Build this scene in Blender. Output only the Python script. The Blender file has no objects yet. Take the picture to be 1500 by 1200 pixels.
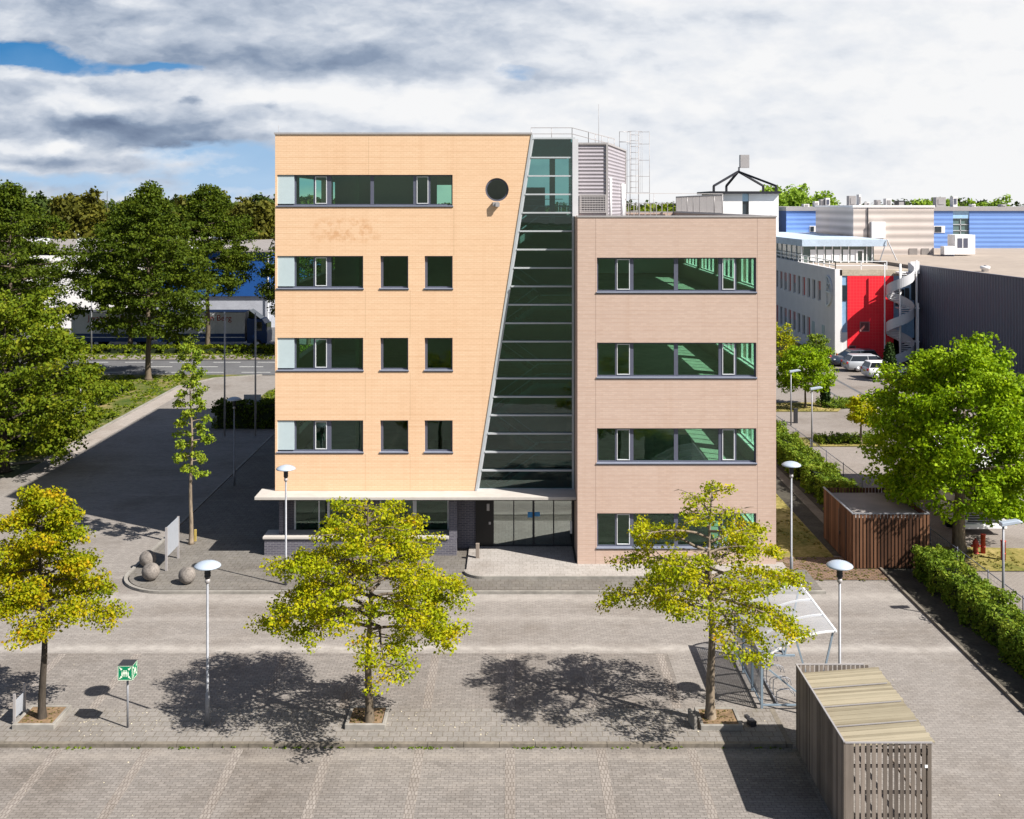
import bpy, bmesh, math, random
import numpy as np
from mathutils import Vector, Matrix
R = math.radians
PI = math.pi
random.seed(7)
F = 1600.0; HC = 15.0           # focal length in px of the 1500 px photo, eye height
def G(u, v, z=0.0):              # where a sight line meets height z
    Y = F*(HC-z)/(v-300.0)
    return Vector(((u-750.0)*Y/F, Y, z))
def W(u, v, Y):                  # point at depth Y
    return Vector(((u-750.0)*Y/F, Y, HC-(v-300.0)*Y/F))
def WX(u, Y): return (u-750.0)*Y/F
def WZ(v, Y): return HC-(v-300.0)*Y/F

scene = bpy.context.scene
col = bpy.data.collections.new('place'); scene.collection.children.link(col)
ORG = {}

# ------------------------------------------------------------------ object helpers
def tag(o, label=None, cat=None, group=None, kind=None):
    if label: o['label'] = label
    if cat: o['category'] = cat
    if group: o['group'] = group
    if kind: o['kind'] = kind
    return o
def empty(name, loc=(0,0,0), label=None, cat=None, group=None, rz=0):
    o = bpy.data.objects.new(name, None); col.objects.link(o)
    o.location = loc; o.rotation_euler = (0,0,rz); o.empty_display_size = .3
    ORG[o.name] = Vector(loc)
    return tag(o, label, cat, group)
def kids(o): return list(o.children)
def copy_tree(o, parent=None):
    c = o.copy(); col.objects.link(c)
    if parent is not None: c.parent = parent
    for ch in kids(o): copy_tree(ch, c)
    return c
def link_mesh(name, me, mat, parent=None, origin=None):
    o = bpy.data.objects.new(name, me); col.objects.link(o)
    mats = mat if isinstance(mat, (list, tuple)) else [mat]
    for m in mats: me.materials.append(m)
    if parent is not None:
        off = ORG[parent.name]
        me.transform(Matrix.Translation(-off))
        o.parent = parent; ORG[o.name] = off
    elif origin is not None:
        me.transform(Matrix.Translation(-Vector(origin))); o.location = origin
        ORG[o.name] = Vector(origin)
    else: ORG[o.name] = Vector((0,0,0))
    return o

class MB:
    def __init__(s): s.v = []; s.f = []; s.mi = []; s.m = 0; s.sm = []
    def add(s, vs, fs, smooth=False):
        b = len(s.v); s.v += [tuple(p) for p in vs]
        for f in fs: s.f.append(tuple(b+i for i in f)); s.mi.append(s.m); s.sm.append(smooth)
        return s
    def box(s, x0, x1, y0, y1, z0, z1, rot=0, c=None):
        if x0 > x1: x0, x1 = x1, x0
        if y0 > y1: y0, y1 = y1, y0
        if z0 > z1: z0, z1 = z1, z0
        vs = [(x,y,z) for z in (z0,z1) for x,y in ((x0,y0),(x1,y0),(x1,y1),(x0,y1))]
        if rot:
            cx, cy = c if c else ((x0+x1)/2, (y0+y1)/2); ca, sa = math.cos(rot), math.sin(rot)
            vs = [(cx+(x-cx)*ca-(y-cy)*sa, cy+(x-cx)*sa+(y-cy)*ca, z) for x,y,z in vs]
        return s.add(vs, [(3,2,1,0),(4,5,6,7),(0,1,5,4),(1,2,6,5),(2,3,7,6),(3,0,4,7)])
    def bar(s, p, q, w, h=None, up=(0,0,1)):
        p = Vector(p); q = Vector(q); h = h or w
        d = (q-p).normalized(); u = Vector(up)
        if abs(d.dot(u)) > .98: u = Vector((0,1,0))
        a = d.cross(u).normalized()*w/2; b = d.cross(a).normalized()*h/2
        vs = [p-a-b, p+a-b, p+a+b, p-a+b, q-a-b, q+a-b, q+a+b, q-a+b]
        return s.add(vs, [(3,2,1,0),(4,5,6,7),(0,1,5,4),(1,2,6,5),(2,3,7,6),(3,0,4,7)])
    def tube(s, pts, rad, n=8, cap=True):
        pts = [Vector(p) for p in pts]
        if not isinstance(rad, (list,tuple)): rad = [rad]*len(pts)
        vs = []; fs = []
        for i, p in enumerate(pts):
            d = (pts[min(i+1,len(pts)-1)] - pts[max(i-1,0)]).normalized()
            u = Vector((0,0,1)) if abs(d.z) < .9 else Vector((1,0,0))
            a = d.cross(u).normalized(); b = d.cross(a)
            for k in range(n):
                t = 2*PI*k/n; vs.append(p + (a*math.cos(t)+b*math.sin(t))*rad[i])
        for i in range(len(pts)-1):
            for k in range(n):
                k2 = (k+1)%n; fs.append((i*n+k, i*n+k2, (i+1)*n+k2, (i+1)*n+k))
        if cap: fs.append(tuple(range(n-1,-1,-1))); fs.append(tuple((len(pts)-1)*n+k for k in range(n)))
        return s.add(vs, fs, True)
    def lathe(s, prof, c=(0,0,0), n=24):
        vs = []; fs = []
        for r, z in prof:
            for k in range(n):
                t = 2*PI*k/n; vs.append((c[0]+r*math.cos(t), c[1]+r*math.sin(t), c[2]+z))
        for i in range(len(prof)-1):
            for k in range(n):
                k2 = (k+1)%n; fs.append((i*n+k, i*n+k2, (i+1)*n+k2, (i+1)*n+k))
        fs.append(tuple(range(n-1,-1,-1))); fs.append(tuple((len(prof)-1)*n+k for k in range(n)))
        return s.add(vs, fs, True)
    def prism(s, pts, z0, z1):      # plan polygon extruded up
        n = len(pts); vs = [(x,y,z0) for x,y in pts]+[(x,y,z1) for x,y in pts]
        a = sum(pts[i][0]*pts[(i+1)%n][1]-pts[(i+1)%n][0]*pts[i][1] for i in range(n))
        if a < 0: vs = [(x,y,z0) for x,y in pts[::-1]]+[(x,y,z1) for x,y in pts[::-1]]
        fs = [tuple(range(n-1,-1,-1)), tuple(range(n,2*n))]
        fs += [(i,(i+1)%n,n+(i+1)%n,n+i) for i in range(n)]
        return s.add(vs, fs)
    def sheet(s, pts, z):
        n = len(pts); a = sum(pts[i][0]*pts[(i+1)%n][1]-pts[(i+1)%n][0]*pts[i][1] for i in range(n))
        if a < 0: pts = pts[::-1]
        return s.add([(x,y,z) for x,y in pts], [tuple(range(n))])
    def yprism(s, pts, y0, y1):     # (x,z) polygon extruded along Y
        n = len(pts); vs = [(x,y0,z) for x,z in pts]+[(x,y1,z) for x,z in pts]
        fs = [tuple(range(n)), tuple(range(2*n-1,n-1,-1))]+[(i,n+i,n+(i+1)%n,(i+1)%n) for i in range(n)]
        return s.add(vs, fs)
    def xprism(s, pts, x0, x1):     # (y,z) polygon extruded along X
        n = len(pts); vs = [(x0,y,z) for y,z in pts]+[(x1,y,z) for y,z in pts]
        fs = [tuple(range(n)), tuple(range(2*n-1,n-1,-1))]+[(i,n+i,n+(i+1)%n,(i+1)%n) for i in range(n)]
        return s.add(vs, fs)
    def build(s, name, mat, parent=None, origin=None, fixn=True, bevel=0):
        me = bpy.data.meshes.new(name); me.from_pydata(s.v, [], s.f)
        me.polygons.foreach_set('material_index', s.mi)
        me.polygons.foreach_set('use_smooth', s.sm)
        if fixn:
            bm = bmesh.new(); bm.from_mesh(me); bmesh.ops.recalc_face_normals(bm, faces=bm.faces); bm.to_mesh(me); bm.free()
        me.update()
        o = link_mesh(name, me, mat, parent, origin)
        if bevel:
            b = o.modifiers.new('bevel', 'BEVEL'); b.width = bevel; b.segments = 1; b.limit_method = 'ANGLE'
        return o

def outline_mesh(name, outline, holes, thick):
    """flat polygon with holes in (a,b), extruded; returned as mesh with a,b -> x,y and thickness in z centred"""
    cu = bpy.data.curves.new(name, 'CURVE'); cu.dimensions = '2D'; cu.fill_mode = 'BOTH'; cu.extrude = thick/2
    for ring in [outline]+holes:
        sp = cu.splines.new('POLY'); sp.points.add(len(ring)-1)
        for i, (a,b) in enumerate(ring): sp.points[i].co = (a,b,0,1)
        sp.use_cyclic_u = True
    ob = bpy.data.objects.new(name+'_tmp', cu); scene.collection.objects.link(ob)
    dg = bpy.context.evaluated_depsgraph_get(); dg.update()
    me = bpy.data.meshes.new_from_object(ob.evaluated_get(dg))
    bpy.data.objects.remove(ob); bpy.data.curves.remove(cu)
    me.materials.clear()
    for p in me.polygons: p.use_smooth = False
    return me
def wall_xz(name, outline, holes, y0, y1, mat, parent):      # wall facing -Y
    me = outline_mesh(name, outline, holes, y1-y0)
    me.transform(Matrix(((1,0,0,0),(0,0,1,(y0+y1)/2),(0,1,0,0),(0,0,0,1))))
    me.flip_normals() if False else None
    bm = bmesh.new(); bm.from_mesh(me); bmesh.ops.remove_doubles(bm, verts=bm.verts, dist=1e-5); bmesh.ops.recalc_face_normals(bm, faces=bm.faces); bm.to_mesh(me); bm.free()
    me.name = name
    return link_mesh(name, me, mat, parent)
def wall_yz(name, outline, holes, x0, x1, mat, parent):      # wall facing X, outline in (y,z)
    me = outline_mesh(name, outline, holes, x1-x0)
    me.transform(Matrix(((0,0,1,(x0+x1)/2),(1,0,0,0),(0,1,0,0),(0,0,0,1))))
    bm = bmesh.new(); bm.from_mesh(me); bmesh.ops.remove_doubles(bm, verts=bm.verts, dist=1e-5); bmesh.ops.recalc_face_normals(bm, faces=bm.faces); bm.to_mesh(me); bm.free()
    me.name = name
    return link_mesh(name, me, mat, parent)
def rect(a0,a1,b0,b1): return [(a0,b0),(a1,b0),(a1,b1),(a0,b1)]

def text_obj(name, body, size, mat, parent, loc, rot, depth=.01):
    cu = bpy.data.curves.new(name, 'FONT'); cu.body = body; cu.size = size; cu.extrude = depth
    cu.align_x = 'CENTER'; cu.align_y = 'CENTER'; cu.resolution_u = 3
    ob = bpy.data.objects.new(name+'_tmp', cu); scene.collection.objects.link(ob)
    dg = bpy.context.evaluated_depsgraph_get(); dg.update()
    me = bpy.data.meshes.new_from_object(ob.evaluated_get(dg)); bpy.data.objects.remove(ob)
    me.materials.clear()
    me.transform(Matrix.Translation(loc) @ rot.to_4x4()); me.name = name
    return link_mesh(name, me, mat, parent)
FACE_CAM = Matrix(((1,0,0),(0,0,-1),(0,1,0)))

# ------------------------------------------------------------------ materials
MATS = {}
class N:
    """small node-tree helper"""
    def __init__(s, name):
        s.mat = bpy.data.materials.new(name); s.mat.use_nodes = True
        s.nt = s.mat.node_tree; s.nt.nodes.clear()
        s.out = s.nt.nodes.new('ShaderNodeOutputMaterial')
    def n(s, t, **kw):
        x = s.nt.nodes.new(t)
        for k, v in kw.items():
            if k.startswith('i_'):
                key = k[2:]; key = int(key) if key.isdigit() else key.replace('_',' ')
                x.inputs[key].default_value = v
            else: setattr(x, k, v)
        return x
    def l(s, a, b): s.nt.links.new(a, b)
    def coord(s, scale=(1,1,1), rot=(0,0,0), world=False):
        tc = s.n('ShaderNodeTexCoord'); mp = s.n('ShaderNodeMapping')
        mp.inputs['Scale'].default_value = scale; mp.inputs['Rotation'].default_value = rot
        s.l(tc.outputs['Object'], mp.inputs['Vector']); return mp.outputs['Vector']
    def noise(s, vec, scale, detail=4, rough=.55):
        x = s.n('ShaderNodeTexNoise'); x.inputs['Scale'].default_value = scale
        x.inputs['Detail'].default_value = detail; x.inputs['Roughness'].default_value = rough
        s.l(vec, x.inputs['Vector']); return x.outputs['Fac']
    def ramp(s, fac, stops):
        x = s.n('ShaderNodeValToRGB'); cr = x.color_ramp
        cr.elements[0].position = stops[0][0]; cr.elements[0].color = (*stops[0][1], 1)
        cr.elements[1].position = stops[-1][0]; cr.elements[1].color = (*stops[-1][1], 1)
        for p, c in stops[1:-1]:
            e = cr.elements.new(p); e.color = (*c, 1)
        s.l(fac, x.inputs['Fac']); return x.outputs['Color']
    def mix(s, a, b, fac, mode='MIX'):
        x = s.n('ShaderNodeMix'); x.data_type = 'RGBA'; x.blend_type = mode
        for isf, sock, val in ((0, x.inputs[6], a), (0, x.inputs[7], b), (1, x.inputs[0], fac)):
            if hasattr(val, 'links'): s.l(val, sock)
            elif isinstance(val, (int,float)): sock.default_value = val if isf else (val,val,val,1)
            else: sock.default_value = (*val, 1)
        return x.outputs[2]
    def mth(s, op, a, b=0.0, c=0.0, clamp=False):
        x = s.n('ShaderNodeMath'); x.operation = op; x.use_clamp = clamp
        for i, val in enumerate((a,b,c)):
            if hasattr(val, 'links'): s.l(val, x.inputs[i])
            else: x.inputs[i].default_value = val
        return x.outputs[0]
    def bsdf(s, color, rough=.8, metal=0, spec=.3, bump=None, bstr=.3, bdist=.02):
        p = s.n('ShaderNodeBsdfPrincipled')
        if hasattr(color, 'links'): s.l(color, p.inputs['Base Color'])
        else: p.inputs['Base Color'].default_value = (*color, 1)
        if hasattr(rough, 'links'): s.l(rough, p.inputs['Roughness'])
        else: p.inputs['Roughness'].default_value = rough
        p.inputs['Metallic'].default_value = metal
        p.inputs['Specular IOR Level'].default_value = spec
        if bump is not None:
            b = s.n('ShaderNodeBump'); b.inputs['Strength'].default_value = bstr; b.inputs['Distance'].default_value = bdist
            s.l(bump, b.inputs['Height']); s.l(b.outputs['Normal'], p.inputs['Normal'])
        return p
    def done(s, sh): s.l(sh.outputs[0], s.out.inputs['Surface']); return s.mat

def plain(name, c, rough=.6, metal=0, var=.12, scale=6, spec=.3, bump=0, stretch=(1,1,1)):
    m = N(name); v = m.coord(stretch)
    nf = m.noise(v, scale); n2 = m.noise(v, scale*.13, 3)
    f = m.mth('ADD', m.mth('MULTIPLY', nf, .5), m.mth('MULTIPLY', n2, .5))
    lo = tuple(x*(1-var*2) for x in c); hi = tuple(min(1,x*(1+var*2)) for x in c)
    colr = m.ramp(f, [(.25, lo), (.75, hi)])
    return m.done(m.bsdf(colr, rough, metal, spec, nf if bump else None, bump))

def brickmat(name, c1, c2, mortar, bw=.24, bh=.1, ms=.012, axis='xz', rough=.85, stain=(.8,.75,.7), streak=.25, bstr=.25, bands=0, ghost=None):
    m = N(name); tc = m.n('ShaderNodeTexCoord'); sp = m.n('ShaderNodeSeparateXYZ'); m.l(tc.outputs['Object'], sp.inputs[0])
    cb = m.n('ShaderNodeCombineXYZ')
    if axis == 'xz':
        m.l(m.mth('ADD', sp.outputs[0], sp.outputs[1]), cb.inputs[0]); m.l(sp.outputs[2], cb.inputs[1])
    elif axis == 'xy': m.l(sp.outputs[0], cb.inputs[0]); m.l(sp.outputs[1], cb.inputs[1])
    else: m.l(sp.outputs[1], cb.inputs[0]); m.l(sp.outputs[0], cb.inputs[1])
    b = m.n('ShaderNodeTexBrick'); b.inputs['Scale'].default_value = 1
    b.inputs['Brick Width'].default_value = bw; b.inputs['Row Height'].default_value = bh
    b.inputs['Mortar Size'].default_value = ms; b.inputs['Mortar Smooth'].default_value = .2; b.inputs['Bias'].default_value = 0
    b.inputs['Color1'].default_value = (*c1,1); b.inputs['Color2'].default_value = (*c2,1); b.inputs['Mortar'].default_value = (*mortar,1)
    m.l(cb.outputs[0], b.inputs['Vector'])
    mp = m.n('ShaderNodeMapping'); mp.inputs['Scale'].default_value = (.35,.35,5.5) if axis == 'xz' else (.6,.6,.6)
    m.l(tc.outputs['Object'], mp.inputs[0]); rows = m.noise(mp.outputs[0], 1.0, 3, .6)
    big = m.noise(tc.outputs['Object'], .22, 4, .6)
    f = m.mth('MULTIPLY', m.mth('SUBTRACT', rows, .42), streak*3, clamp=True)
    c = m.mix(b.outputs['Color'], stain, f, 'MULTIPLY')
    c = m.mix(c, stain, m.mth('MULTIPLY', m.mth('SUBTRACT', big, .5), 1.2, clamp=True), 'MULTIPLY')
    if axis == 'xz':
        mv = m.n('ShaderNodeMapping'); mv.inputs['Scale'].default_value = (2.2,2.2,.10); m.l(tc.outputs['Object'], mv.inputs[0])
        vs_ = m.noise(mv.outputs[0], 1.0, 5, .65)
        c = m.mix(c, (.92,.88,.84), m.mth('MULTIPLY', m.mth('SUBTRACT', vs_, .52), 2.4, clamp=True), 'MULTIPLY')
    if bands:
        wv = m.mth('FRACT', m.mth('DIVIDE', sp.outputs[2], bands))
        ln = m.mth('LESS_THAN', wv, .13)
        c = m.mix(c, (.86,.80,.74), m.mth('MULTIPLY', ln, m.mth('MULTIPLY_ADD', rows, 1.6, -.25, clamp=True)), 'MULTIPLY')
    if ghost:
        x0,x1,z0,z1 = ghost; cx,cz = (x0+x1)/2,(z0+z1)/2
        ax = m.mth('DIVIDE', m.mth('SUBTRACT', sp.outputs[0], cx), (x1-x0)/2); az = m.mth('DIVIDE', m.mth('SUBTRACT', sp.outputs[2], cz), (z1-z0)/2)
        r2 = m.mth('ADD', m.mth('POWER', m.mth('ABSOLUTE', ax), 4), m.mth('POWER', m.mth('ABSOLUTE', az), 4))
        gn = m.noise(tc.outputs['Object'], 2.6, 3, .7)
        g_ = m.mth('MULTIPLY', m.mth('SUBTRACT', 1.0, r2, clamp=True), m.mth('MULTIPLY', m.mth('SUBTRACT', gn, .46), 7, clamp=True))
        c = m.mix(c, (.86,.76,.66), g_, 'MULTIPLY')
    return m.done(m.bsdf(c, rough, 0, .2, b.outputs['Fac'], bstr, .004)), m

M = {}
M['orange_brick'] = brickmat('orange_brick', (.675,.465,.305), (.64,.435,.28), (.595,.40,.255), .25, .083, .012, stain=(.90,.82,.74), streak=.2, bands=.25, ghost=(-8.7,-5.5,13.3,14.5))[0]
M['pink_brick'] = brickmat('pink_brick', (.495,.37,.305), (.455,.335,.275), (.445,.34,.285), .24, .083, .012, stain=(.90,.85,.82), streak=.25, bands=.166)[0]
M['grey_brick'] = brickmat('grey_brick', (.105,.10,.125), (.075,.07,.09), (.17,.165,.18), .24, .075, .012, stain=(.8,.8,.85))[0]

def paving(name, ca, cb_, cm, bw, bh, ms, axis='xy', dirt=(.6,.55,.5), sand=(.30,.27,.235), seed=0.0, sandamt=1.0, mossy=0.0, bands=()):
    m = N(name); tc = m.n('ShaderNodeTexCoord'); sp = m.n('ShaderNodeSeparateXYZ'); m.l(tc.outputs['Object'], sp.inputs[0])
    cb = m.n('ShaderNodeCombineXYZ')
    m.l(sp.outputs[0 if axis=='xy' else 1], cb.inputs[0]); m.l(sp.outputs[1 if axis=='xy' else 0], cb.inputs[1])
    b = m.n('ShaderNodeTexBrick'); b.inputs['Scale'].default_value = 1
    b.inputs['Brick Width'].default_value = bw; b.inputs['Row Height'].default_value = bh
    b.inputs['Mortar Size'].default_value = ms; b.inputs['Mortar Smooth'].default_value = .3
    b.inputs['Color1'].default_value = (*ca,1); b.inputs['Color2'].default_value = (*cb_,1); b.inputs['Mortar'].default_value = (*cm,1)
    m.l(cb.outputs[0], b.inputs['Vector'])
    off = m.n('ShaderNodeVectorMath'); off.operation = 'ADD'; m.l(tc.outputs['Object'], off.inputs[0]); off.inputs[1].default_value = (seed*13.7, seed*5.1, seed)
    o = off.outputs[0]
    n1 = m.noise(o, .28, 6, .62); n2 = m.noise(o, 2.2, 5, .7); n3 = m.noise(o, 14, 3, .6)
    mp = m.n('ShaderNodeMapping'); mp.inputs['Scale'].default_value = (.16,1.5,1); mp.inputs['Rotation'].default_value = (0,0,R(4)); m.l(o, mp.inputs[0])
    st = m.noise(mp.outputs[0], .8, 5, .65); n4 = m.noise(o, .12, 3, .5)
    c = m.mix(b.outputs['Color'], dirt, m.mth('MULTIPLY', m.mth('SUBTRACT', n1, .47), 2.6, clamp=True), 'MULTIPLY')
    n5 = m.noise(o, 1.1, 6, .75); n6 = m.noise(o, 34, 2, .5)
    c = m.mix(c, (.62,.60,.58), m.mth('MULTIPLY', m.mth('SUBTRACT', n5, .56), 3.2, clamp=True), 'MULTIPLY')
    c = m.mix(c, sand, m.mth('MULTIPLY', m.mth('SUBTRACT', .40, n5), 2.2, clamp=True))
    c = m.mix(c, (.42,.39,.36), m.mth('MULTIPLY', m.mth('SUBTRACT', n6, .70), 9.0, clamp=True))
    c = m.mix(c, (.66,.64,.62), m.mth('MULTIPLY', m.mth('SUBTRACT', n3, .48), 3.2, clamp=True), 'MULTIPLY')
    c = m.mix(c, sand, m.mth('MULTIPLY', m.mth('MULTIPLY', m.mth('SUBTRACT', st, .55), 2.6*sandamt, clamp=True), m.mth('ADD', n2, .1)))
    for (by, bwid, amp) in bands:
        d_ = m.mth('DIVIDE', m.mth('SUBTRACT', m.mth('ADD', sp.outputs[1], m.mth('MULTIPLY', m.mth('SUBTRACT', n1, .5), 1.2)), by), bwid)
        g_ = m.mth('MULTIPLY', m.mth('EXPONENT', m.mth('MULTIPLY', m.mth('MULTIPLY', d_, d_), -1)), m.mth('MULTIPLY_ADD', n2, 1.6, -.35, clamp=True))
        c = m.mix(c, sand, m.mth('MULTIPLY', g_, amp, clamp=True))
    if mossy: c = m.mix(c, (.13,.12,.045), m.mth('MULTIPLY', m.mth('SUBTRACT', n2, .55), mossy*3, clamp=True))
    return m.done(m.bsdf(c, .9, 0, .2, b.outputs['Fac'], .2, .004))
M['pavers'] = paving('concrete_pavers', (.255,.232,.214), (.205,.186,.172), (.160,.145,.133), .22, .11, .010, sand=(.37,.342,.315), bands=((36.9,.30,1.2),(41.7,.55,.8),(39.6,.25,.5)))
M['bay_pavers'] = paving('bay_pavers', (.237,.214,.197), (.18,.163,.150), (.130,.117,.107), .22, .11, .011, sand=(.36,.32,.28), bands=((29.7,.25,.5),), seed=2, sandamt=.6)
M['line_pavers'] = paving('marking_pavers', (.275,.245,.222), (.23,.203,.183), (.150,.13,.115), .087, .21, .012, 'xy', seed=3, sandamt=.2)
M['tiles'] = paving('paving_slabs', (.225,.206,.19), (.195,.18,.166), (.12,.102,.08), .3, .3, .010, seed=4, sandamt=.5, mossy=.25)
M['platform'] = paving('light_slabs', (.34,.315,.295), (.30,.278,.26), (.21,.19,.17), .3, .3, .008, seed=5, sandamt=.6)
M['light_pavers'] = paving('light_pavers', (.34,.30,.27), (.30,.265,.24), (.22,.195,.17), .22, .11, .01, seed=6, sandamt=.6)
M['side_pavers'] = paving('side_lot_pavers', (.255,.225,.205), (.22,.195,.178), (.16,.14,.125), .22, .11, .01, seed=8, sandamt=.6)
M['litter_brick'] = paving('littered_brick', (.24,.15,.10), (.15,.10,.075), (.08,.06,.04), .22, .11, .02, seed=9, sandamt=.8)
M['kerb'] = plain('kerb_concrete', (.22,.205,.185), .9, var=.2, scale=5)
M['kerb_dark'] = plain('mossy_kerb', (.15,.13,.105), .9, var=.25, scale=8)
M['asphalt'] = plain('asphalt', (.10,.10,.105), .9, var=.15, scale=3)
M['white_line'] = plain('road_paint', (.7,.7,.68), .7, var=.1, scale=10)
M['soil'] = plain('dry_soil', (.16,.105,.06), .95, var=.35, scale=14)
M['dark_soil_shade'] = plain('dark_soil_shade', (.05,.045,.035), .95, var=.35, scale=8)
M['ground'] = plain('ground_far', (.07,.085,.04), .95, var=.3, scale=.05)
def grassmat(name, a, b, c):
    m = N(name); v = m.coord(); n1 = m.noise(v, .5, 6, .65); n2 = m.noise(v, 6, 5, .7)
    f = m.mth('ADD', m.mth('MULTIPLY', n1, .6), m.mth('MULTIPLY', n2, .4))
    return m.done(m.bsdf(m.ramp(f, [(.36,a),(.5,b),(.62,c)]), .95, 0, .1, n2, .6, .05))
M['lawn'] = grassmat('dry_lawn', (.09,.105,.022), (.21,.175,.055), (.36,.285,.12))
M['verge'] = grassmat('verge_grass', (.03,.06,.010), (.085,.10,.022), (.25,.19,.09))
M['orange_joint'] = plain('orange_joint', (.42,.28,.16), .9); M['pink_joint'] = plain('pink_joint', (.25,.17,.14), .9)
M['render_grey'] = plain('grey_render', (.58,.56,.57), .8, var=.05, scale=1)
M['render_white'] = plain('white_render', (.72,.70,.69), .8, var=.05, scale=1)
M['red_panel'] = None
M['frame'] = plain('window_frame_grey', (.085,.09,.125), .45, var=.05)
M['frame_dark'] = plain('dark_frame', (.02,.02,.025), .5, var=.1)
M['frame_light'] = plain('light_sash', (.55,.56,.58), .4, var=.05)
M['sill'] = plain('sill_metal', (.24,.26,.33), .4, .2, var=.05)
M['trim'] = plain('parapet_metal', (.34,.32,.32), .45, .2, var=.06)
M['spandrel'] = plain('pale_blue_glass_panel', (.40,.475,.50), .25, var=.03, spec=.5)
M['mullion'] = plain('mullion_aluminium', (.42,.44,.46), .4, .2, var=.05)
M['white_metal'] = plain('white_painted_metal', (.75,.75,.76), .4, var=.05)
M['trim2'] = plain('light_grey_paint', (.50,.50,.52), .6, var=.04)
M['galv'] = plain('galvanised_steel', (.22,.225,.245), .5, .3, var=.12, scale=12)
M['lamp_cap'] = plain('lamp_cap_enamel', (.34,.39,.46), .25, var=.04, spec=.6)
M['dark_metal'] = plain('dark_metal', (.03,.03,.035), .5, var=.1)
M['concrete'] = plain('pale_concrete', (.41,.38,.35), .85, var=.08, scale=3)
M['stone_ball'] = plain('granite', (.175,.155,.14), .85, var=.35, scale=16, bump=.3)
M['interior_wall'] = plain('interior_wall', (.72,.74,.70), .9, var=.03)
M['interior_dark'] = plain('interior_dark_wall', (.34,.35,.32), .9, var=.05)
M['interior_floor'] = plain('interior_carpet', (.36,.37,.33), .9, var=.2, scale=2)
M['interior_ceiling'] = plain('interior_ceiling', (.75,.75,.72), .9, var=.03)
M['roof_bitumen'] = plain('roof_bitumen', (.22,.20,.19), .9, var=.15, scale=1)
M['black_door'] = plain('black_door_paint', (.008,.008,.009), .35, var=.1)
M['bark'] = plain('bark', (.10,.078,.055), .95, var=.4, scale=10, bump=.5, stretch=(3,3,.5))
M['bark_light'] = plain('bark_light', (.19,.15,.11), .95, var=.4, scale=10, bump=.5, stretch=(3,3,.5))
M['bark_dark'] = plain('bark_dark', (.045,.036,.028), .95, var=.4, scale=10, stretch=(3,3,.5))
M['red_paint'] = plain('red_post_paint', (.36,.045,.03), .55, var=.25, scale=15)
M['tyre'] = plain('tyre', (.015,.015,.016), .8, var=.1)
M['rim'] = plain('wheel_rim', (.5,.5,.52), .35, .6, var=.1)
M['car_glass'] = plain('car_glass', (.012,.015,.018), .06, var=.02, spec=.8)
M['sign_back'] = plain('sign_plate', (.34,.36,.40), .5, .2, var=.06)
M['tail_red'] = plain('tail_lamp', (.45,.02,.02), .25, var=.05)
M['dark_red'] = plain('dark_red_lettering', (.22,.012,.01), .5); M['truck_blue'] = plain('truck_blue', (.012,.035,.12), .4)
M['paper_white'] = plain('white_paper', (.8,.8,.8), .7, var=.02)

def glass(name, tint, refl=1.0, ior=1.5, rough=0.0, add=0.0):
    m = N(name); t = m.n('ShaderNodeBsdfTransparent'); t.inputs[0].default_value = (*tint,1)
    g = m.n('ShaderNodeBsdfGlossy'); g.inputs['Roughness'].default_value = rough; g.inputs['Color'].default_value = (.9,1,.97,1)
    lw = m.n('ShaderNodeLayerWeight'); lw.inputs[0].default_value = .5
    fr = m.mth('MULTIPLY_ADD', m.mth('POWER', lw.outputs['Facing'], 5.0), .96, .04)
    v = m.coord(); nz = m.noise(v, .7, 2, .5); b = m.n('ShaderNodeBump'); b.inputs['Strength'].default_value = .04; b.inputs['Distance'].default_value = .05
    m.l(nz, b.inputs['Height']); m.l(b.outputs[0], g.inputs['Normal'])
    fac = m.mth('ADD', m.mth('MULTIPLY', fr, refl), add, clamp=True)
    mx = m.n('ShaderNodeMixShader'); m.l(fac, mx.inputs[0]); m.l(t.outputs[0], mx.inputs[1]); m.l(g.outputs[0], mx.inputs[2])
    return m.done(mx)
M['glass'] = glass('green_window_glass', (.54,.78,.65), 1.3)
M['stair_glass'] = glass('stair_glass', (.38,.60,.58), 1.8)
M['door_glass'] = glass('entrance_glass', (.32,.34,.32), 3.0, add=.22)
def sheetmat():
    m = N('clear_polycarbonate'); t = m.n('ShaderNodeBsdfTransparent'); t.inputs[0].default_value = (.9,.92,.95,1)
    p = m.bsdf((.62,.64,.68), .25, 0, .5); v = m.coord(); nz = m.noise(v, 2.5, 5)
    mx = m.n('ShaderNodeMixShader'); m.l(m.mth('MULTIPLY_ADD', nz, .30, .16), mx.inputs[0]); m.l(t.outputs[0], mx.inputs[1]); m.l(p.outputs[0], mx.inputs[2]); return m.done(mx)
M['poly'] = sheetmat()
M['clear'] = glass('clear_window_glass', (.92,.97,.94), 1.5)
M['wind_glass'] = glass('side_glass', (.75,.82,.80), 1.5)

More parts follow.
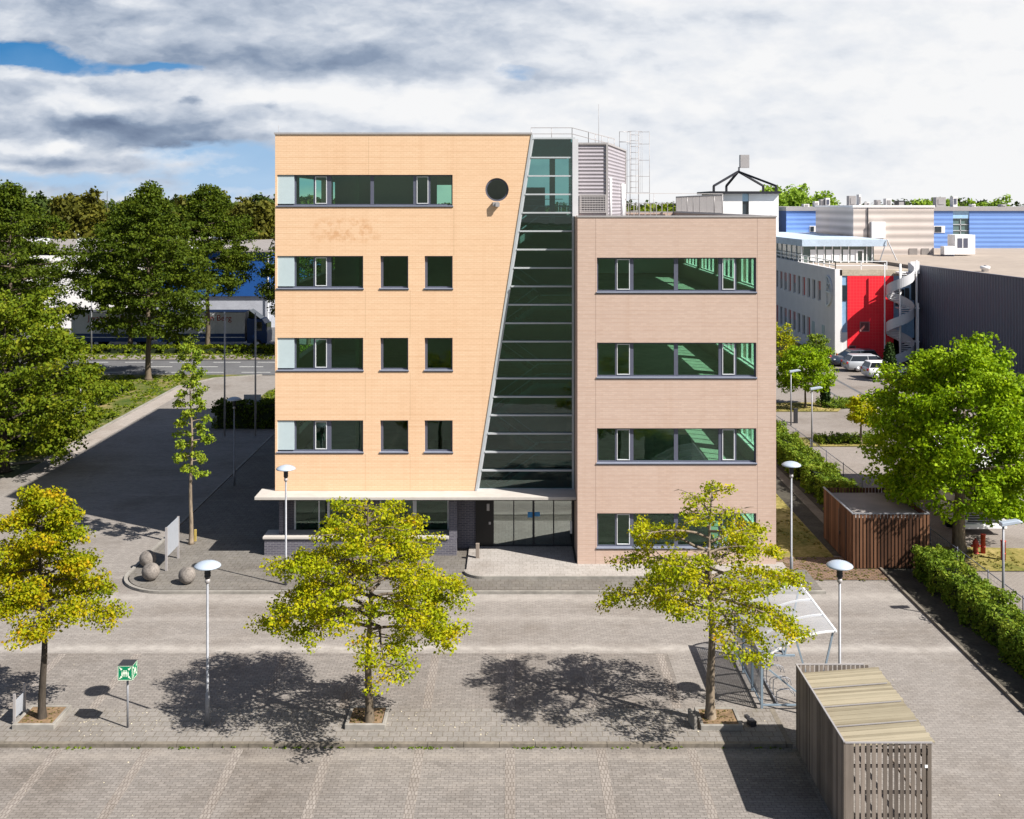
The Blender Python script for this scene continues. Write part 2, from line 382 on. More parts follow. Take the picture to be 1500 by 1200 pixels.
def corrugated(name, c, pitch, axis=2, depth=.35, rough=.5, metal=.1):
    m = N(name); tc = m.n('ShaderNodeTexCoord'); sp = m.n('ShaderNodeSeparateXYZ'); m.l(tc.outputs['Object'], sp.inputs[0])
    if axis == 'h': s_ = m.mth('ADD', sp.outputs[0], sp.outputs[1])
    else: s_ = sp.outputs[axis]
    w = m.mth('SINE', m.mth('MULTIPLY', s_, 2*PI/pitch))
    n1 = m.noise(tc.outputs['Object'], .4, 4)
    cc = m.mix(tuple(x*(1-depth) for x in c), c, m.mth('MULTIPLY_ADD', w, .5, .5))
    cc = m.mix(cc, (.82,.82,.85), m.mth('MULTIPLY', m.mth('SUBTRACT', n1, .45), 1.5, clamp=True), 'MULTIPLY')
    return m.done(m.bsdf(cc, rough, metal, .3, w, .5, .03))
M['corr_light'] = corrugated('corrugated_lilac_cladding', (.37,.34,.37), .16, 2, .35)
M['corr_dark'] = corrugated('dark_ribbed_cladding', (.115,.125,.165), .45, 1, .35)
M['corr_blue'] = corrugated('blue_cladding', (.17,.30,.66), .62, 2, .22)
M['corr_beige'] = corrugated('beige_cladding', (.62,.55,.51), .95, 2, .38)
M['blue_panel'] = plain('blue_wall_panel', (.012,.065,.23), .5, var=.05)
M['roof_brown'] = plain('gravel_roof', (.30,.25,.21), .95, var=.1, scale=1)

def redgrid():
    m = N('red_tile_panel'); tc = m.n('ShaderNodeTexCoord'); sp = m.n('ShaderNodeSeparateXYZ'); m.l(tc.outputs['Object'], sp.inputs[0])
    cb = m.n('ShaderNodeCombineXYZ'); m.l(sp.outputs[0], cb.inputs[0]); m.l(sp.outputs[2], cb.inputs[1])
    b = m.n('ShaderNodeTexBrick'); b.offset = 0; b.inputs['Scale'].default_value = 1; b.inputs['Brick Width'].default_value = .3; b.inputs['Row Height'].default_value = .3
    b.inputs['Mortar Size'].default_value = .018; b.inputs['Color1'].default_value = (.82,.020,.035,1); b.inputs['Color2'].default_value = (.78,.018,.032,1); b.inputs['Mortar'].default_value = (.80,.055,.06,1)
    m.l(cb.outputs[0], b.inputs['Vector']); return m.done(m.bsdf(b.outputs['Color'], .5, 0, .3))
M['red_panel'] = redgrid()

def wood(name, a, b, c, axis='z', boardw=.1, rough=.85):
    """weathered boards: per-board tone comes from Random Per Island"""
    m = N(name); geo = m.n('ShaderNodeNewGeometry')
    st = {'z':(14,14,.8), 'x':(.8,14,14), 'y':(14,.8,14)}[axis]
    v = m.coord(st); n1 = m.noise(v, 1.0, 5, .65); v2 = m.coord(); n2 = m.noise(v2, 1.1, 4, .6)
    f = m.mth('ADD', m.mth('MULTIPLY', geo.outputs['Random Per Island'], .45), m.mth('ADD', m.mth('MULTIPLY', n1, .35), m.mth('MULTIPLY', n2, .3)))
    return m.done(m.bsdf(m.ramp(f, [(.3,a),(.52,b),(.8,c)]), rough, 0, .2, n1, .4, .01))
M['wood_grey'] = wood('weathered_grey_wood', (.085,.07,.06), (.15,.125,.105), (.24,.20,.17))
M['wood_tan'] = wood('pale_roof_planks', (.19,.16,.11), (.26,.225,.16), (.33,.285,.205), 'x')
M['wood_red'] = wood('red_brown_slats', (.040,.019,.011), (.085,.039,.021), (.16,.078,.043))

def leafmat(name, stops, trans=.3, nscale=.9, nw=.5):
    m = N(name); geo = m.n('ShaderNodeNewGeometry'); v = m.coord(); n1 = m.noise(v, nscale, 3, .6)
    f = m.mth('ADD', m.mth('MULTIPLY', geo.outputs['Random Per Island'], 1-nw), m.mth('MULTIPLY', m.mth('MULTIPLY_ADD', n1, 2.4, -.7, clamp=True), nw))
    c = m.ramp(f, stops)
    p = m.bsdf(c, .65, 0, .12)
    t = m.n('ShaderNodeBsdfTranslucent'); m.l(m.mix(c, (1.0,1.0,.55), 1.0, 'MULTIPLY'), t.inputs[0])
    mx = m.n('ShaderNodeMixShader'); mx.inputs[0].default_value = trans; m.l(p.outputs[0], mx.inputs[1]); m.l(t.outputs[0], mx.inputs[2])
    return m.done(mx)
M['leaf_yellow'] = leafmat('oak_leaf_yellow', [(.05,(.11,.17,.004)),(.3,(.22,.27,.004)),(.6,(.37,.37,.006)),(.85,(.48,.38,.008)),(1,(.46,.20,.01))], .36, 1.3, .6)
M['leaf_orange'] = leafmat('oak_leaf_orange', [(.05,(.11,.17,.004)),(.4,(.23,.26,.004)),(.7,(.38,.31,.006)),(.92,(.45,.25,.008)),(1,(.45,.14,.01))], .36, 1.3, .6)
M['leaf_lime'] = leafmat('lime_leaf', [(.1,(.09,.16,.015)),(.5,(.2,.27,.02)),(.95,(.32,.34,.03))])
M['leaf_dark'] = leafmat('plane_tree_leaf', [(.1,(.032,.056,.004)),(.5,(.062,.093,.006)),(.95,(.12,.15,.009))])
M['leaf_olive'] = leafmat('olive_leaf', [(.1,(.06,.10,.005)),(.5,(.115,.16,.007)),(.95,(.21,.215,.012))])
M['leaf_maple'] = leafmat('maple_leaf', [(.1,(.10,.19,.004)),(.5,(.19,.30,.005)),(.95,(.32,.42,.008))], .33)
M['leaf_hedge'] = leafmat('hedge_leaf', [(.1,(.06,.105,.010)),(.5,(.13,.20,.015)),(.95,(.26,.29,.03))])
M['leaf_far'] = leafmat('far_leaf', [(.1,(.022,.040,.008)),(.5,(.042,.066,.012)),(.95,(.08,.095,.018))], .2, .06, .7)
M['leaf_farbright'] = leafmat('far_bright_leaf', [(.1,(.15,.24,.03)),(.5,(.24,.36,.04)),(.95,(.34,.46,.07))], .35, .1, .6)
M['leaf_rust'] = leafmat('rust_leaf', [(.1,(.045,.05,.008)),(.5,(.085,.085,.010)),(.95,(.15,.13,.015))], .2, .2, .6)
M['leaf_conifer'] = leafmat('conifer_leaf', [(.1,(.012,.03,.010)),(.5,(.025,.05,.012)),(.95,(.05,.085,.02))], .1)
M['straw'] = leafmat('straw_grass', [(.1,(.09,.11,.015)),(.5,(.22,.19,.05)),(.95,(.38,.30,.11))], .2)
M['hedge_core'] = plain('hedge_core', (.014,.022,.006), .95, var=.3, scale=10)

# ------------------------------------------------------------------ foliage
def leaves_mesh(name, centers, radii, counts, size, seed, flat=.8, mat=None, parent=None, origin=None, up=.35, kind='quad'):
    rg = np.random.default_rng(seed)
    C = np.repeat(np.asarray(centers, float), counts, axis=0); Rr = np.repeat(np.asarray(radii, float), counts)
    n = len(C)
    d = rg.normal(size=(n,3)); d /= np.linalg.norm(d,axis=1)[:,None]
    rr = rg.random(n)**.45
    P = C + d*(Rr*rr)[:,None]*np.array([1,1,flat])
    nrm = rg.normal(size=(n,3)); nrm /= np.linalg.norm(nrm,axis=1)[:,None]
    nrm = nrm*(1-up) + d*.35 + np.array([0,0,1])*up; nrm /= np.linalg.norm(nrm,axis=1)[:,None]
    t = rg.normal(size=(n,3)); a = np.cross(nrm,t); a /= np.linalg.norm(a,axis=1)[:,None]; b = np.cross(nrm,a)
    s = size*(.6+.8*rg.random(n)); s = s[:,None]
    v0 = P - a*s*.55; v1 = P + b*s*.42 + nrm*s*.10; v2 = P + a*s*.6 ; v3 = P - b*s*.42 + nrm*s*.10
    V = np.stack([v0,v1,v2,v3],1).reshape(-1,3)
    me = bpy.data.meshes.new(name); me.vertices.add(4*n); me.vertices.foreach_set('co', V.ravel().astype(np.float32))
    me.loops.add(4*n); me.polygons.add(n)
    me.loops.foreach_set('vertex_index', np.arange(4*n,dtype=np.int32))
    me.polygons.foreach_set('loop_start', np.arange(0,4*n,4,dtype=np.int32))
    try: me.polygons.foreach_set('loop_total', np.full(n,4,dtype=np.int32))
    except Exception: pass
    me.update(calc_edges=True)
    return link_mesh(name, me, mat, parent, origin)

def make_tree(root, H, crown0, prof, seed, trunk_r, leaf, size, nleaf, nlimb=26, droop=.35, elev=25, bark='bark', asym=None,
              clump=.32, top_open=0, flat=.8, crown_name='crown', lean=(0,0), twigs=5, fill=0):
    """prof(t, az): limb reach in metres at relative crown height t (0 bottom, 1 top); root: Empty at the base (local coords)"""
    rd = random.Random(seed); off = ORG[root.name]
    mb = MB()
    def tp(z):  # trunk axis with slight wander
        k = z/H; return Vector((lean[0]*k+.05*math.sin(z*1.3+seed)*min(1,z/2), lean[1]*k+.05*math.cos(z*1.1+seed*2)*min(1,z/2), z))
    zs = [0,.12,.35]+[H*.96*i/14 for i in range(1,15)]; zs = sorted(set(zs))
    rs = [max(.018, trunk_r*(1-.93*(z/H)**.9)) for z in zs]; rs[0] = trunk_r*1.55; rs[1] = trunk_r*1.2; rs[2] = max(rs[2], trunk_r*1.02)
    mb.tube([tp(z)+off for z in zs], rs, 9)
    cen = []; rad = []
    for i in range(nlimb):
        t = (i+.5*rd.random())/nlimb
        z = crown0 + (H-crown0)*(t**.9)*.97
        az = i*2.39996 + rd.uniform(-.4,.4)
        L = prof(t, az)*rd.uniform(.78,1.08)
        if L < .15: continue
        e = R(elev + 35*t + rd.uniform(-8,8)); p0 = tp(z - min(L*.35, z*.3)*.5)
        pts = [p0]; n = 6; dirh = Vector((math.cos(az), math.sin(az), 0)); side = Vector((-dirh.y, dirh.x, 0))
        for k in range(1,n+1):
            s = k/n
            q = p0 + dirh*(L*s) + Vector((0,0, math.tan(e)*L*s*.55 - droop*L*s*s)) + side*(L*.09*math.sin(3*s+i))
            pts.append(q)
        r0 = min(trunk_r*.42, .012+L*.018)
        mb.tube([p+off for p in pts], [max(.006, r0*(1-.85*k/n)) for k in range(n+1)], 5, False)
        nt = max(2, int(twigs*max(.6,L)))
        for j in range(nt):
            s = .28+.75*(j+rd.random())/nt; s = min(s,1.0)
            k = min(n-1, int(s*n)); fr = s*n-k; q = pts[k].lerp(pts[min(n,k+1)], fr)
            w = (1-.55*s)*L*.42*rd.uniform(.5,1.2)
            dd = (side*(1 if j%2 else -1)*rd.uniform(.5,1.1) + dirh*rd.uniform(.2,.8) + Vector((0,0,rd.uniform(-.35,.35)-droop*.4))).normalized()
            e1 = q + dd*w
            mb.tube([q+off, q.lerp(e1,.55)+off+Vector((0,0,.04*w)), e1+off], [.012+.004*L,.008,.004], 4, False)
            cen.append(e1); rad.append(clump*rd.uniform(.7,1.25))
            if rd.random() < .65: cen.append(q.lerp(e1,.5)); rad.append(clump*rd.uniform(.5,.9))
        cen.append(pts[-1]); rad.append(clump*rd.uniform(.7,1.1))
    if fill:
        for i in range(fill):
            t = rd.random(); az = rd.uniform(0,2*PI); L = prof(t,az)*(.55+.5*rd.random()**.6)
            cen.append(tp(crown0+(H-crown0)*t)+Vector((math.cos(az)*L, math.sin(az)*L, rd.uniform(-.3,.2)))); rad.append(clump*rd.uniform(.7,1.4))
    if top_open: 
        keep = [i for i,c in enumerate(cen) if not (c.z > H-top_open and rd.random() < .75)]
        cen = [cen[i] for i in keep]; rad = [rad[i] for i in keep]
    r3 = np.array(rad)**2; cnt = np.maximum(3, (nleaf*r3/r3.sum()).astype(int))
    mb.build('trunk', M[bark], root, fixn=False)
    leaves_mesh(crown_name, [tuple(c+off) for c in cen], rad, cnt, size, seed, flat, M[leaf], root)
    return root

def hedge(name, x0, x1, y0, y1, h, label, seed, leaf='leaf_hedge', size=.09, dens=420, group=None):
    rg = np.random.default_rng(seed)
    o = (x0+(x1-x0)/2, (y0+y1)/2, 0)
    e = empty(name, o, label, 'hedge', group)
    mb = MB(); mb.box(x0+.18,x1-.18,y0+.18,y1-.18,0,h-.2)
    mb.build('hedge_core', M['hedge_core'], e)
    W_, L_ = x1-x0, y1-y0
    area = W_*L_ + 2*h*(W_+L_); n = int(area*dens/12)
    pts = []
    k = rg.random(n)*area
    for v in k:
        if v < W_*L_: p = (x0+rg.random()*W_, y0+rg.random()*L_, h-.06)
        elif v < W_*L_+2*h*L_: p = (x0 if rg.random()<.5 else x1, y0+rg.random()*L_, rg.random()*h)
        else: p = (x0+rg.random()*W_, y0 if rg.random()<.5 else y1, rg.random()*h)
        w = .10*math.sin(p[1]*1.7+seed)+.07*math.sin(p[1]*4.1+p[0]*3)+.05*math.sin(p[0]*7+p[1]*2.3)
        pts.append((p[0]+(w if abs(p[0]-x0)<.01 or abs(p[0]-x1)<.01 else 0)*(1 if p[0]>o[0] else -1), p[1], p[2]+(w if p[2]>h-.1 else 0)))
    leaves_mesh('foliage', pts, np.full(n,.17), np.full(n,12), size, seed, 1, M[leaf], e)
    return e

# ================================================================== SETTING
def struct(name, mb, mat, kind='structure', label=None):
    o = mb.build(name, mat); o['kind'] = kind
    if label: o['label'] = label
    return o
g = MB(); g.sheet([(-3500,-800),(3500,-800),(3500,6000),(-3500,6000)], -.06); struct('ground', g, M['ground'])
# forecourt and drive, one paved sheet with the bays lying on it
g = MB(); g.sheet([(-60,12),(15.1,12),(15.1,47),(11,47),(11,96),(-27.4,96),(-27.4,60),(-60,60)], 0); struct('courtyard_paving', g, M['pavers'])
g = MB(); g.sheet([(-40,12),(7.75,12),(7.75,30.15),(-40,30.15)], .004); g.sheet([(-26,32.35),(5.2,32.35),(5.2,36.5),(-26,36.5)], .004)
struct('parking_bays', g, M['bay_pavers'])
g = MB()
for k in range(-13, 3):
    x = -.05+2.49*k
    g.sheet([(x-.132,12),(x+.132,12),(x+.132,30.1),(x-.132,30.1)], .008)
    if -26 < x < 5.1: g.sheet([(x-.132,32.4),(x+.132,32.4),(x+.132,36.45),(x-.132,36.45)], .008)
struct('bay_markings', g, M['line_pavers'])
# front pavement strip with kerb
g = MB(); g.sheet([(-40,30.32),(7.6,30.32),(7.6,32.3),(-40,32.3)], .1); struct('pavement', g, M['tiles'])
g = MB(); 
for i in range(48):
    g.box(-40+i*.9915,-40+(i+1)*.9915-.012,30.17,30.32,-.02,.104)
g.box(7.6,7.75,30.17,32.3,-.02,.104); g.box(-40,7.6,32.3,32.35,-.02,.03); struct('kerb', g, M['kerb_dark'])
# pavement round the building with rounded corner
def rcorner(cx, cy, r, a0, a1, n=10): return [(cx+r*math.cos(R(a0+(a1-a0)*i/n)), cy+r*math.sin(R(a0+(a1-a0)*i/n))) for i in range(n+1)]
pv = rcorner(-13.4,44.25,2.0,180,270)+[(12.0,42.25),(12.0,44.6),(10.9,44.6),(10.9,71),(-15.4,71)]
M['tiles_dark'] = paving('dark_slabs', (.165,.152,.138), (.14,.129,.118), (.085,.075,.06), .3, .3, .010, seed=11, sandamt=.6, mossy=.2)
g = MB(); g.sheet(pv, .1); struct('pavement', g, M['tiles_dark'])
g = MB(); pk = rcorner(-13.4,44.25,2.12,180,270,16)
ring = [(-15.52,71)]+pk+[(12.1,42.13)]
for a, b in zip(ring[:-1], ring[1:]): g.bar((a[0],a[1],.045),(b[0],b[1],.045),.14,.13)
struct('kerb', g, M['kerb'])
plat = rcorner(-2.0+.9,44.3,.75,180,270)+[(11.2,43.55),(11.2,45.2),(2.6,45.2),(2.6,47.6),(-1.85,47.6)]
g = MB(); g.prism(plat, .05, .2); struct('entrance_platform', g, M['platform'])
g = MB(); pr = rcorner(-1.1,44.3,.80,180,270,12)+[(11.2,43.5)]
for a, b in zip(pr[:-1], pr[1:]): g.bar((a[0],a[1],.15),(b[0],b[1],.15),.10,.12)
struct('kerb', g, M['kerb'])
# right border: kerb, soil with painted hedge shade, side lot
g = MB()
for i in range(34): g.box(15.1,15.2,12+i,12.985+i,-.02,.09)
struct('kerb', g, M['kerb_dark'])
g = MB(); g.sheet([(15.2,8),(18.0,8),(18.0,84),(13.0,84),(13.0,47),(15.2,46)], .02); struct('soil_shade_bed', g, M['dark_soil_shade'])  # dark colour also paints the hedge shadow on the strip beside the kerb
g = MB(); g.sheet([(10.9,46.2),(13.7,46.2),(13.7,84),(10.9,84)], .026); struct('lawn', g, M['lawn'], 'stuff', 'dry yellow green lawn beside the pink brick wing')
g = MB(); g.sheet([(11.0,43.6),(15.1,43.6),(15.1,46.4),(11.0,46.4)], .03); struct('path', g, M['litter_brick'])
g = MB(); g.sheet([(14.6,50),(15.1,50),(15.1,82),(14.6,82)], .05); struct('path', g, M['kerb_dark'])
g = MB(); g.sheet([(18.0,8),(120,8),(120,112),(18.0,112)], .01); struct('side_parking_lot', g, M['side_pavers'])
g = MB()
g.sheet([(18.5,79),(23.6,79),(24.2,80.2),(23.6,82.6),(18.5,82.6)], .05)
g.sheet([(18.2,67.6),(24.4,67.6),(24.4,70.2),(18.2,70.2)], .05)
g.sheet([(18.6,44.6),(23,44.6),(25,45.6),(24,47.4),(18.6,47.8)], .05)
g.sheet([(20,104),(31,104),(31,118),(20,118)], .05)
struct('grass', g, M['lawn'], 'stuff', 'dry grass islands in the side parking lot')
g = MB(); g.sheet([(27.6,14),(27.6+.25,14),(27.9,110),(27.6,110)], .014); g.sheet([(24.6,60),(24.8,60),(26.0,104),(25.8,104)], .014); struct('gutter', g, M['asphalt'])
# street behind and grass verge on the left
g = MB(); g.sheet([(-300,96.2),(15,96.2),(15,105.2),(-300,105.2)], -.005+.02); struct('road', g, M['asphalt'])
g = MB()
for i in range(-24, 4):
    g.sheet([(i*4.2,100.9),(i*4.2+2.2,100.9),(i*4.2+2.2,101.05),(i*4.2,101.05)], .02)
    g.sheet([(i*4.2+1,97.6),(i*4.2+3.6,97.6),(i*4.2+3.6,97.72),(i*4.2+1,97.72)], .02)
    g.sheet([(i*4.2+1,103.8),(i*4.2+3.6,103.8),(i*4.2+3.6,103.92),(i*4.2+1,103.92)], .02)
struct('road_markings', g, M['white_line'])
g = MB(); g.sheet([(-300,105.2),(15,105.2),(15,108.4),(-300,108.4)], .08); struct('pavement', g, M['side_pavers'])
g = MB(); g.sheet([(-300,112.8),(15,112.8),(15,134),(-300,134)], .01); struct('yard', g, M['asphalt'])
g = MB(); g.sheet([(-200,58),(-35,58),(-27.6,64.0),(-27.6,90),(-25.8,94.2),(-22,96.1),(-200,96.1)], .05)
g.sheet([(-19.6,74.6),(-10,74.6),(-10,94),(-16.5,94),(-19.6,88)], .05)
g.sheet([(-300,108.4),(15,108.4),(15,112.8),(-300,112.8)], .09)
struct('grass', g, M['verge'], 'stuff', 'rough verge grass beside the street and the drive')
g = MB()
vk = [(-36,58),(-27.5,64.0),(-27.5,90),(-25.7,94.2),(-22,96.1)]
for a, b in zip(vk[:-1], vk[1:]): g.bar((a[0],a[1],.03),(b[0],b[1],.03),.14,.12)
struct('kerb', g, M['kerb'])
g = MB(); g.sheet([(-27.4,64),(-26.2,63),(-26.2,90),(-27.4,90)], .005); struct('gutter', g, M['light_pavers'])
def tufts(name, label, rects, dens, size, leaf, seed, up=.25):
    rg = np.random.default_rng(seed); P_ = []
    for (x0,x1,y0,y1,z) in rects:
        n = int((x1-x0)*(y1-y0)*dens); xs = rg.uniform(x0,x1,n); ys = rg.uniform(y0,y1,n)
        k = np.sin(xs*1.3+1)+np.sin(ys*.9)+np.sin(xs*3.1+ys*2.3)*.7+rg.normal(size=n)*.8 > -.3
        P_.append(np.stack([xs[k],ys[k],np.full(k.sum(),z+size*.25)],1))
    P_ = np.concatenate(P_); o = leaves_mesh(name, P_, np.full(len(P_),size*.9), np.full(len(P_),5), size, seed, .35, M[leaf], None, up=up); tag(o, label, kind='stuff')
tufts('grass', 'dry yellowish grass blades on the lawn and islands', [(11,13.6,47,80,.03),(18.6,23.5,79.2,82.4,.06),(18.3,24.3,67.7,70.1,.06),(18.7,24,44.8,47.4,.06)], 26, .07, 'straw', 3)
tufts('grass', 'rough green grass blades in the street verges', [(-50,-27.8,64.5,95.8,.06),(-60,14,105.4,109,.1),(-19.4,-10.2,75,93,.06)], 7, .16, 'leaf_olive', 4)
# weeds along the front kerb and litter on the pavement
rg = np.random.default_rng(3)
n = 420; px = rg.uniform(-16,7.4,n); px = px[(np.sin(px*1.9)+np.sin(px*4.7)+rg.normal(size=n)*.7) > .4]
w_ = leaves_mesh('weeds', [(x, 30.13+rg.normal()*.025, .02) for x in px], np.full(len(px),.045), np.full(len(px),12), .035, 5, .6, M['leaf_hedge']); tag(w_, 'green weeds and moss growing along the foot of the front kerb', kind='stuff')
n = 260; pts = []
for i in range(n):
    c = [(-13.2,31.5),(-11.0,31.3),(-3.2,31.4),(-.5,31.2),(4.6,31.4)][rg.integers(5)]
    pts.append((c[0]+rg.normal()*1.1, min(32.2,max(30.4,c[1]+rg.normal()*.5)), .108))
for i in range(150): pts.append((rg.uniform(-16,14), rg.uniform(24,44), .012))
l_ = leaves_mesh('fallen_leaves', pts, np.full(len(pts),.004), np.full(len(pts),1), .042, 6, .1, M['bark_light'], up=.97); l_.data.materials[0] = plain('dry_pale_leaf', (.42,.37,.28), .9, var=.3, scale=30); tag(l_, 'pale dry leaves scattered on the paving', kind='stuff')
n = 300; pts = [(rg.uniform(11.2,15), rg.uniform(43.5,46.5), .035) for i in range(n)]
l2 = leaves_mesh('fallen_leaves', pts, np.full(n,.05), np.full(n,3), .07, 8, .1, M['leaf_rust'], up=.95); tag(l2, 'brown fallen leaves on the brick path in front of the brown shed', kind='stuff')

# ================================================================== OFFICE BUILDING
YO, YP, YE, YB = 46.7, 45.0, 47.3, 71.0
TOPO, TOPP = WZ(196, YO), WZ(317, YP)
XL = WX(403, YO); XS0, XS1 = WX(696, YO), WX(778, YO); PX0, PX1 = 2.70, 10.88
BD = empty('office_building', (0, YO, 0), 'orange and pink brick office block with a slanted green glass stairwell', 'office building')
FL = [0.0, 3.49, 7.0, 10.52]

def frame_rect(mb, x0, x1, z0, z1, y0, y1, t):
    mb.box(x0,x1,y0,y1,z0,z0+t); mb.box(x0,x1,y0,y1,z1-t,z1); mb.box(x0,x0+t,y0,y1,z0+t,z1-t); mb.box(x1-t,x1,y0,y1,z0+t,z1-t)
def window(x0, x1, z0, z1, yf, mulls=(), sashes=(), label=None, reveal=.14, fm='frame', sill=True, t=.055, gl='glass', name='window'):
    """mulls: (x0,x1) solid posts; sashes: (x0,x1) opening lights"""
    y = yf+reveal; mb = MB(); frame_rect(mb, x0, x1, z0+(.06 if sill else 0), z1, y, y+.08, t)
    for a, b in mulls: mb.box(a, b, y+.004, y+.075, z0+.06+t if sill else z0+t, z1-t)
    w = mb.build(name, M[fm], BD)
    if label: w['label'] = label
    zz0, zz1 = z0+(.06 if sill else 0)+t, z1-t
    cuts = [x0+t]; 
    for a, b in sorted(mulls): cuts += [a, b]
    cuts.append(x1-t)
    for i in range(0, len(cuts), 2):
        if cuts[i+1]-cuts[i] > .05:
            p = MB(); p.box(cuts[i]-.005, cuts[i+1]+.005, y+.036, y+.044, zz0-.005, zz1+.005); p.build('pane', M[gl], w)
    for a, b in sashes:
        s = MB(); frame_rect(s, a, b, zz0+.02, zz1-.02, y-.02, y+.03, .028); s.build('sash', M['frame_light'], w)
    if sill:
        s = MB(); s.box(x0-.03, x1+.03, yf-.045, yf+.2, z0+.012, z0+.058); s.build('sill', M['sill'], w)
        s = MB(); s.box(x0-.025, x1+.025, yf-.03, yf+.2, z0-.025, z0+.010); s.build('drip_edge', M['frame_dark'], w)
    return w

# ---- orange facade with its openings
P = lambda u: WX(u, YO)
ozs = [(4.38,5.78),(7.88,9.31),(11.38,12.81),(14.91,16.28)]
xa, xb = P(403)-.3, P(532)
rec = P(406)
def orect(x0,x1,z0,z1): return [(x0,z0),(x1,z0),(x1,z1),(x0,z1)]
holes = []
for k, (z0,z1) in enumerate(ozs):
    holes.append(orect(rec, P(663) if k==3 else P(532), z0, z1))
    if k < 3:
        holes.append(orect(P(557),P(598),z0,z1)); holes.append(orect(P(622),P(663),z0,z1))
cxr, czr, rr_ = WX(728,YO), WZ(278,YO), .50
holes.append([(cxr+rr_*math.cos(2*PI*i/40), czr+rr_*math.sin(2*PI*i/40)) for i in range(40)])
wf = wall_xz('brick_wall', [(XL,2.775),(XS0,2.775),(XS1,TOPO-.03),(XL,TOPO-.03)], holes, YO, YO+.34, M['orange_brick'], BD); wf['label'] = 'orange brick front wall with a slanting right edge'
# narrow corner strips in front of the pale panels are cut away: panel wraps the corner
cap = MB(); cap.box(XL-.04, XS1+.04, YO-.04, YO+.4, TOPO-.03, TOPO+.05); cap.box(XL-.04, XL+.3, YO+.4, YB, TOPO-.03, TOPO+.05); cap.box(XL+.301, -1.95, YB-.3, YB, TOPO-.03, TOPO+.05)
cap.build('parapet_cap', M['trim'], BD)
# slanted light edge profile
ed = MB(); dx = .085
ed.yprism([(XS0,2.775),(XS0+dx,2.775),(XS1+dx,TOPO-.04),(XS1,TOPO-.04)], YO-.03, YO+.36); ed.build('edge_trim', M['mullion'], BD)
# expansion joints
for x, z0, z1 in [(P(u),a,b) for u in (535,601) for a,b in ((2.78,4.34),(5.79,7.84),(9.32,11.34))]+[(P(665),12.82,14.86),(P(540),16.3,17.9)]:
    ej = MB(); ej.box(x-.005,x+.005,YO-.002,YO+.01,z0,z1); ej.build('expansion_joint', M['orange_joint'], BD)
# pale ghost of removed letters on the facade: dirt marks
def ghost(cx, cz, w, h, s):
    rd = random.Random(s); pts = []
    return pts
for k, (z0,z1) in enumerate(ozs):
    xr = P(663) if k==3 else P(532)
    ml = [(P(430.5),P(433)),(P(458.5),P(461)),(P(478),P(484.5))]; sh = [(P(461),P(478))]
    if k == 3: ml += [(P(542),P(547)),(P(605),P(610)),(P(627),P(630))]; sh += [(P(610),P(627))]
    window(rec+.001, xr-.001, z0, z1, YO, ml, sh, None)
    pn = MB(); pn.box(rec+.0, P(430.5), YO+.05, YO+.13, z0+.13, z1-.03); o = pn.build('corner_panel', M['spandrel'], BD)
    if k < 3:
        window(P(557)+.001,P(598)-.001,z0,z1,YO,[(P(557)+.06,P(557)+.11)],[],None)
        window(P(622)+.001,P(663)-.001,z0,z1,YO,[(P(622)+.06,P(622)+.11)],[],None)
# round window
rw = MB()
n = 40
for rad0, rad1, y0, y1 in ((.43,.498,YO+.06,YO+.16),):
    vs = []; 
    for i in range(n):
        a = 2*PI*i/n; c, s = math.cos(a), math.sin(a)
        vs += [(cxr+rad0*c,y0,czr+rad0*s),(cxr+rad1*c,y0,czr+rad1*s),(cxr+rad1*c,y1,czr+rad1*s),(cxr+rad0*c,y1,czr+rad0*s)]
    fs = []
    for i in range(n):
        j = (i+1)%n
        for q in range(4): fs.append((i*4+q, i*4+(q+1)%4, j*4+(q+1)%4, j*4+q))
    rw.add(vs, fs)
rwo = rw.build('round_window', M['frame'], BD)
gp = MB(); gp.add([(cxr+.44*math.cos(2*PI*i/n), YO+.11, czr+.44*math.sin(2*PI*i/n)) for i in range(n)], [tuple(range(n))]); gp.build('pane', M['glass'], rwo)
fl_ = MB(); fl_.box(WX(722,YO),WX(731,YO),YO-.16,YO,WZ(302.5,YO),WZ(296,YO)); fl_.box(WX(726,YO),WX(732,YO),YO-.22,YO-.16,WZ(303,YO),WZ(297,YO)); fl_.build('floodlight', M['trim'], BD)

# ---- pink wing
Q = lambda u: WX(u, YP)
pzs = [(WZ(804,YP),WZ(752,YP)),(WZ(680,YP),WZ(627.5,YP)),(WZ(554.5,YP),WZ(502,YP)),(WZ(429.5,YP),WZ(377.5,YP))]
ph = [orect(Q(874.5),Q(1108),z0,z1) for z0,z1 in pzs]
wp = wall_xz('brick_wall', [(PX0,.0),(PX1,.0),(PX1,TOPP-.04),(PX0,TOPP-.04)], ph, YP, YP+.34, M['pink_brick'], BD); wp['label'] = 'pink brick front wall of the lower wing'
sideops = [(46.4,50.8),(51.7,56.1),(57.0,61.4),(62.3,66.7)]
sh_ = [[(a,z0),(b,z0),(b,z1),(a,z1)] for a,b in sideops for z0,z1 in pzs]
ws = wall_yz('brick_wall', [(YP+.341,0),(YB,0),(YB,TOPP-.04),(YP+.341,TOPP-.04)], sh_, PX1-.34, PX1, M['pink_brick'], BD); ws['label'] = 'pink brick side wall with sunlit windows'
wl = MB(); wl.box(PX0, PX0+.3, YP+.341, YB, 0, TOPP-.04); wl.build('brick_wall', M['pink_brick'], BD)
cap = MB(); cap.box(PX0-.03,PX1+.03,YP-.03,YP+.36,TOPP-.04,TOPP+.03); cap.box(PX1-.36,PX1+.03,YP+.36,YB,TOPP-.04,TOPP+.03); cap.box(PX0,PX1,YB,YB+.3,TOPP-.04,TOPP+.03)
cap.build('parapet_cap', M['trim'], BD)
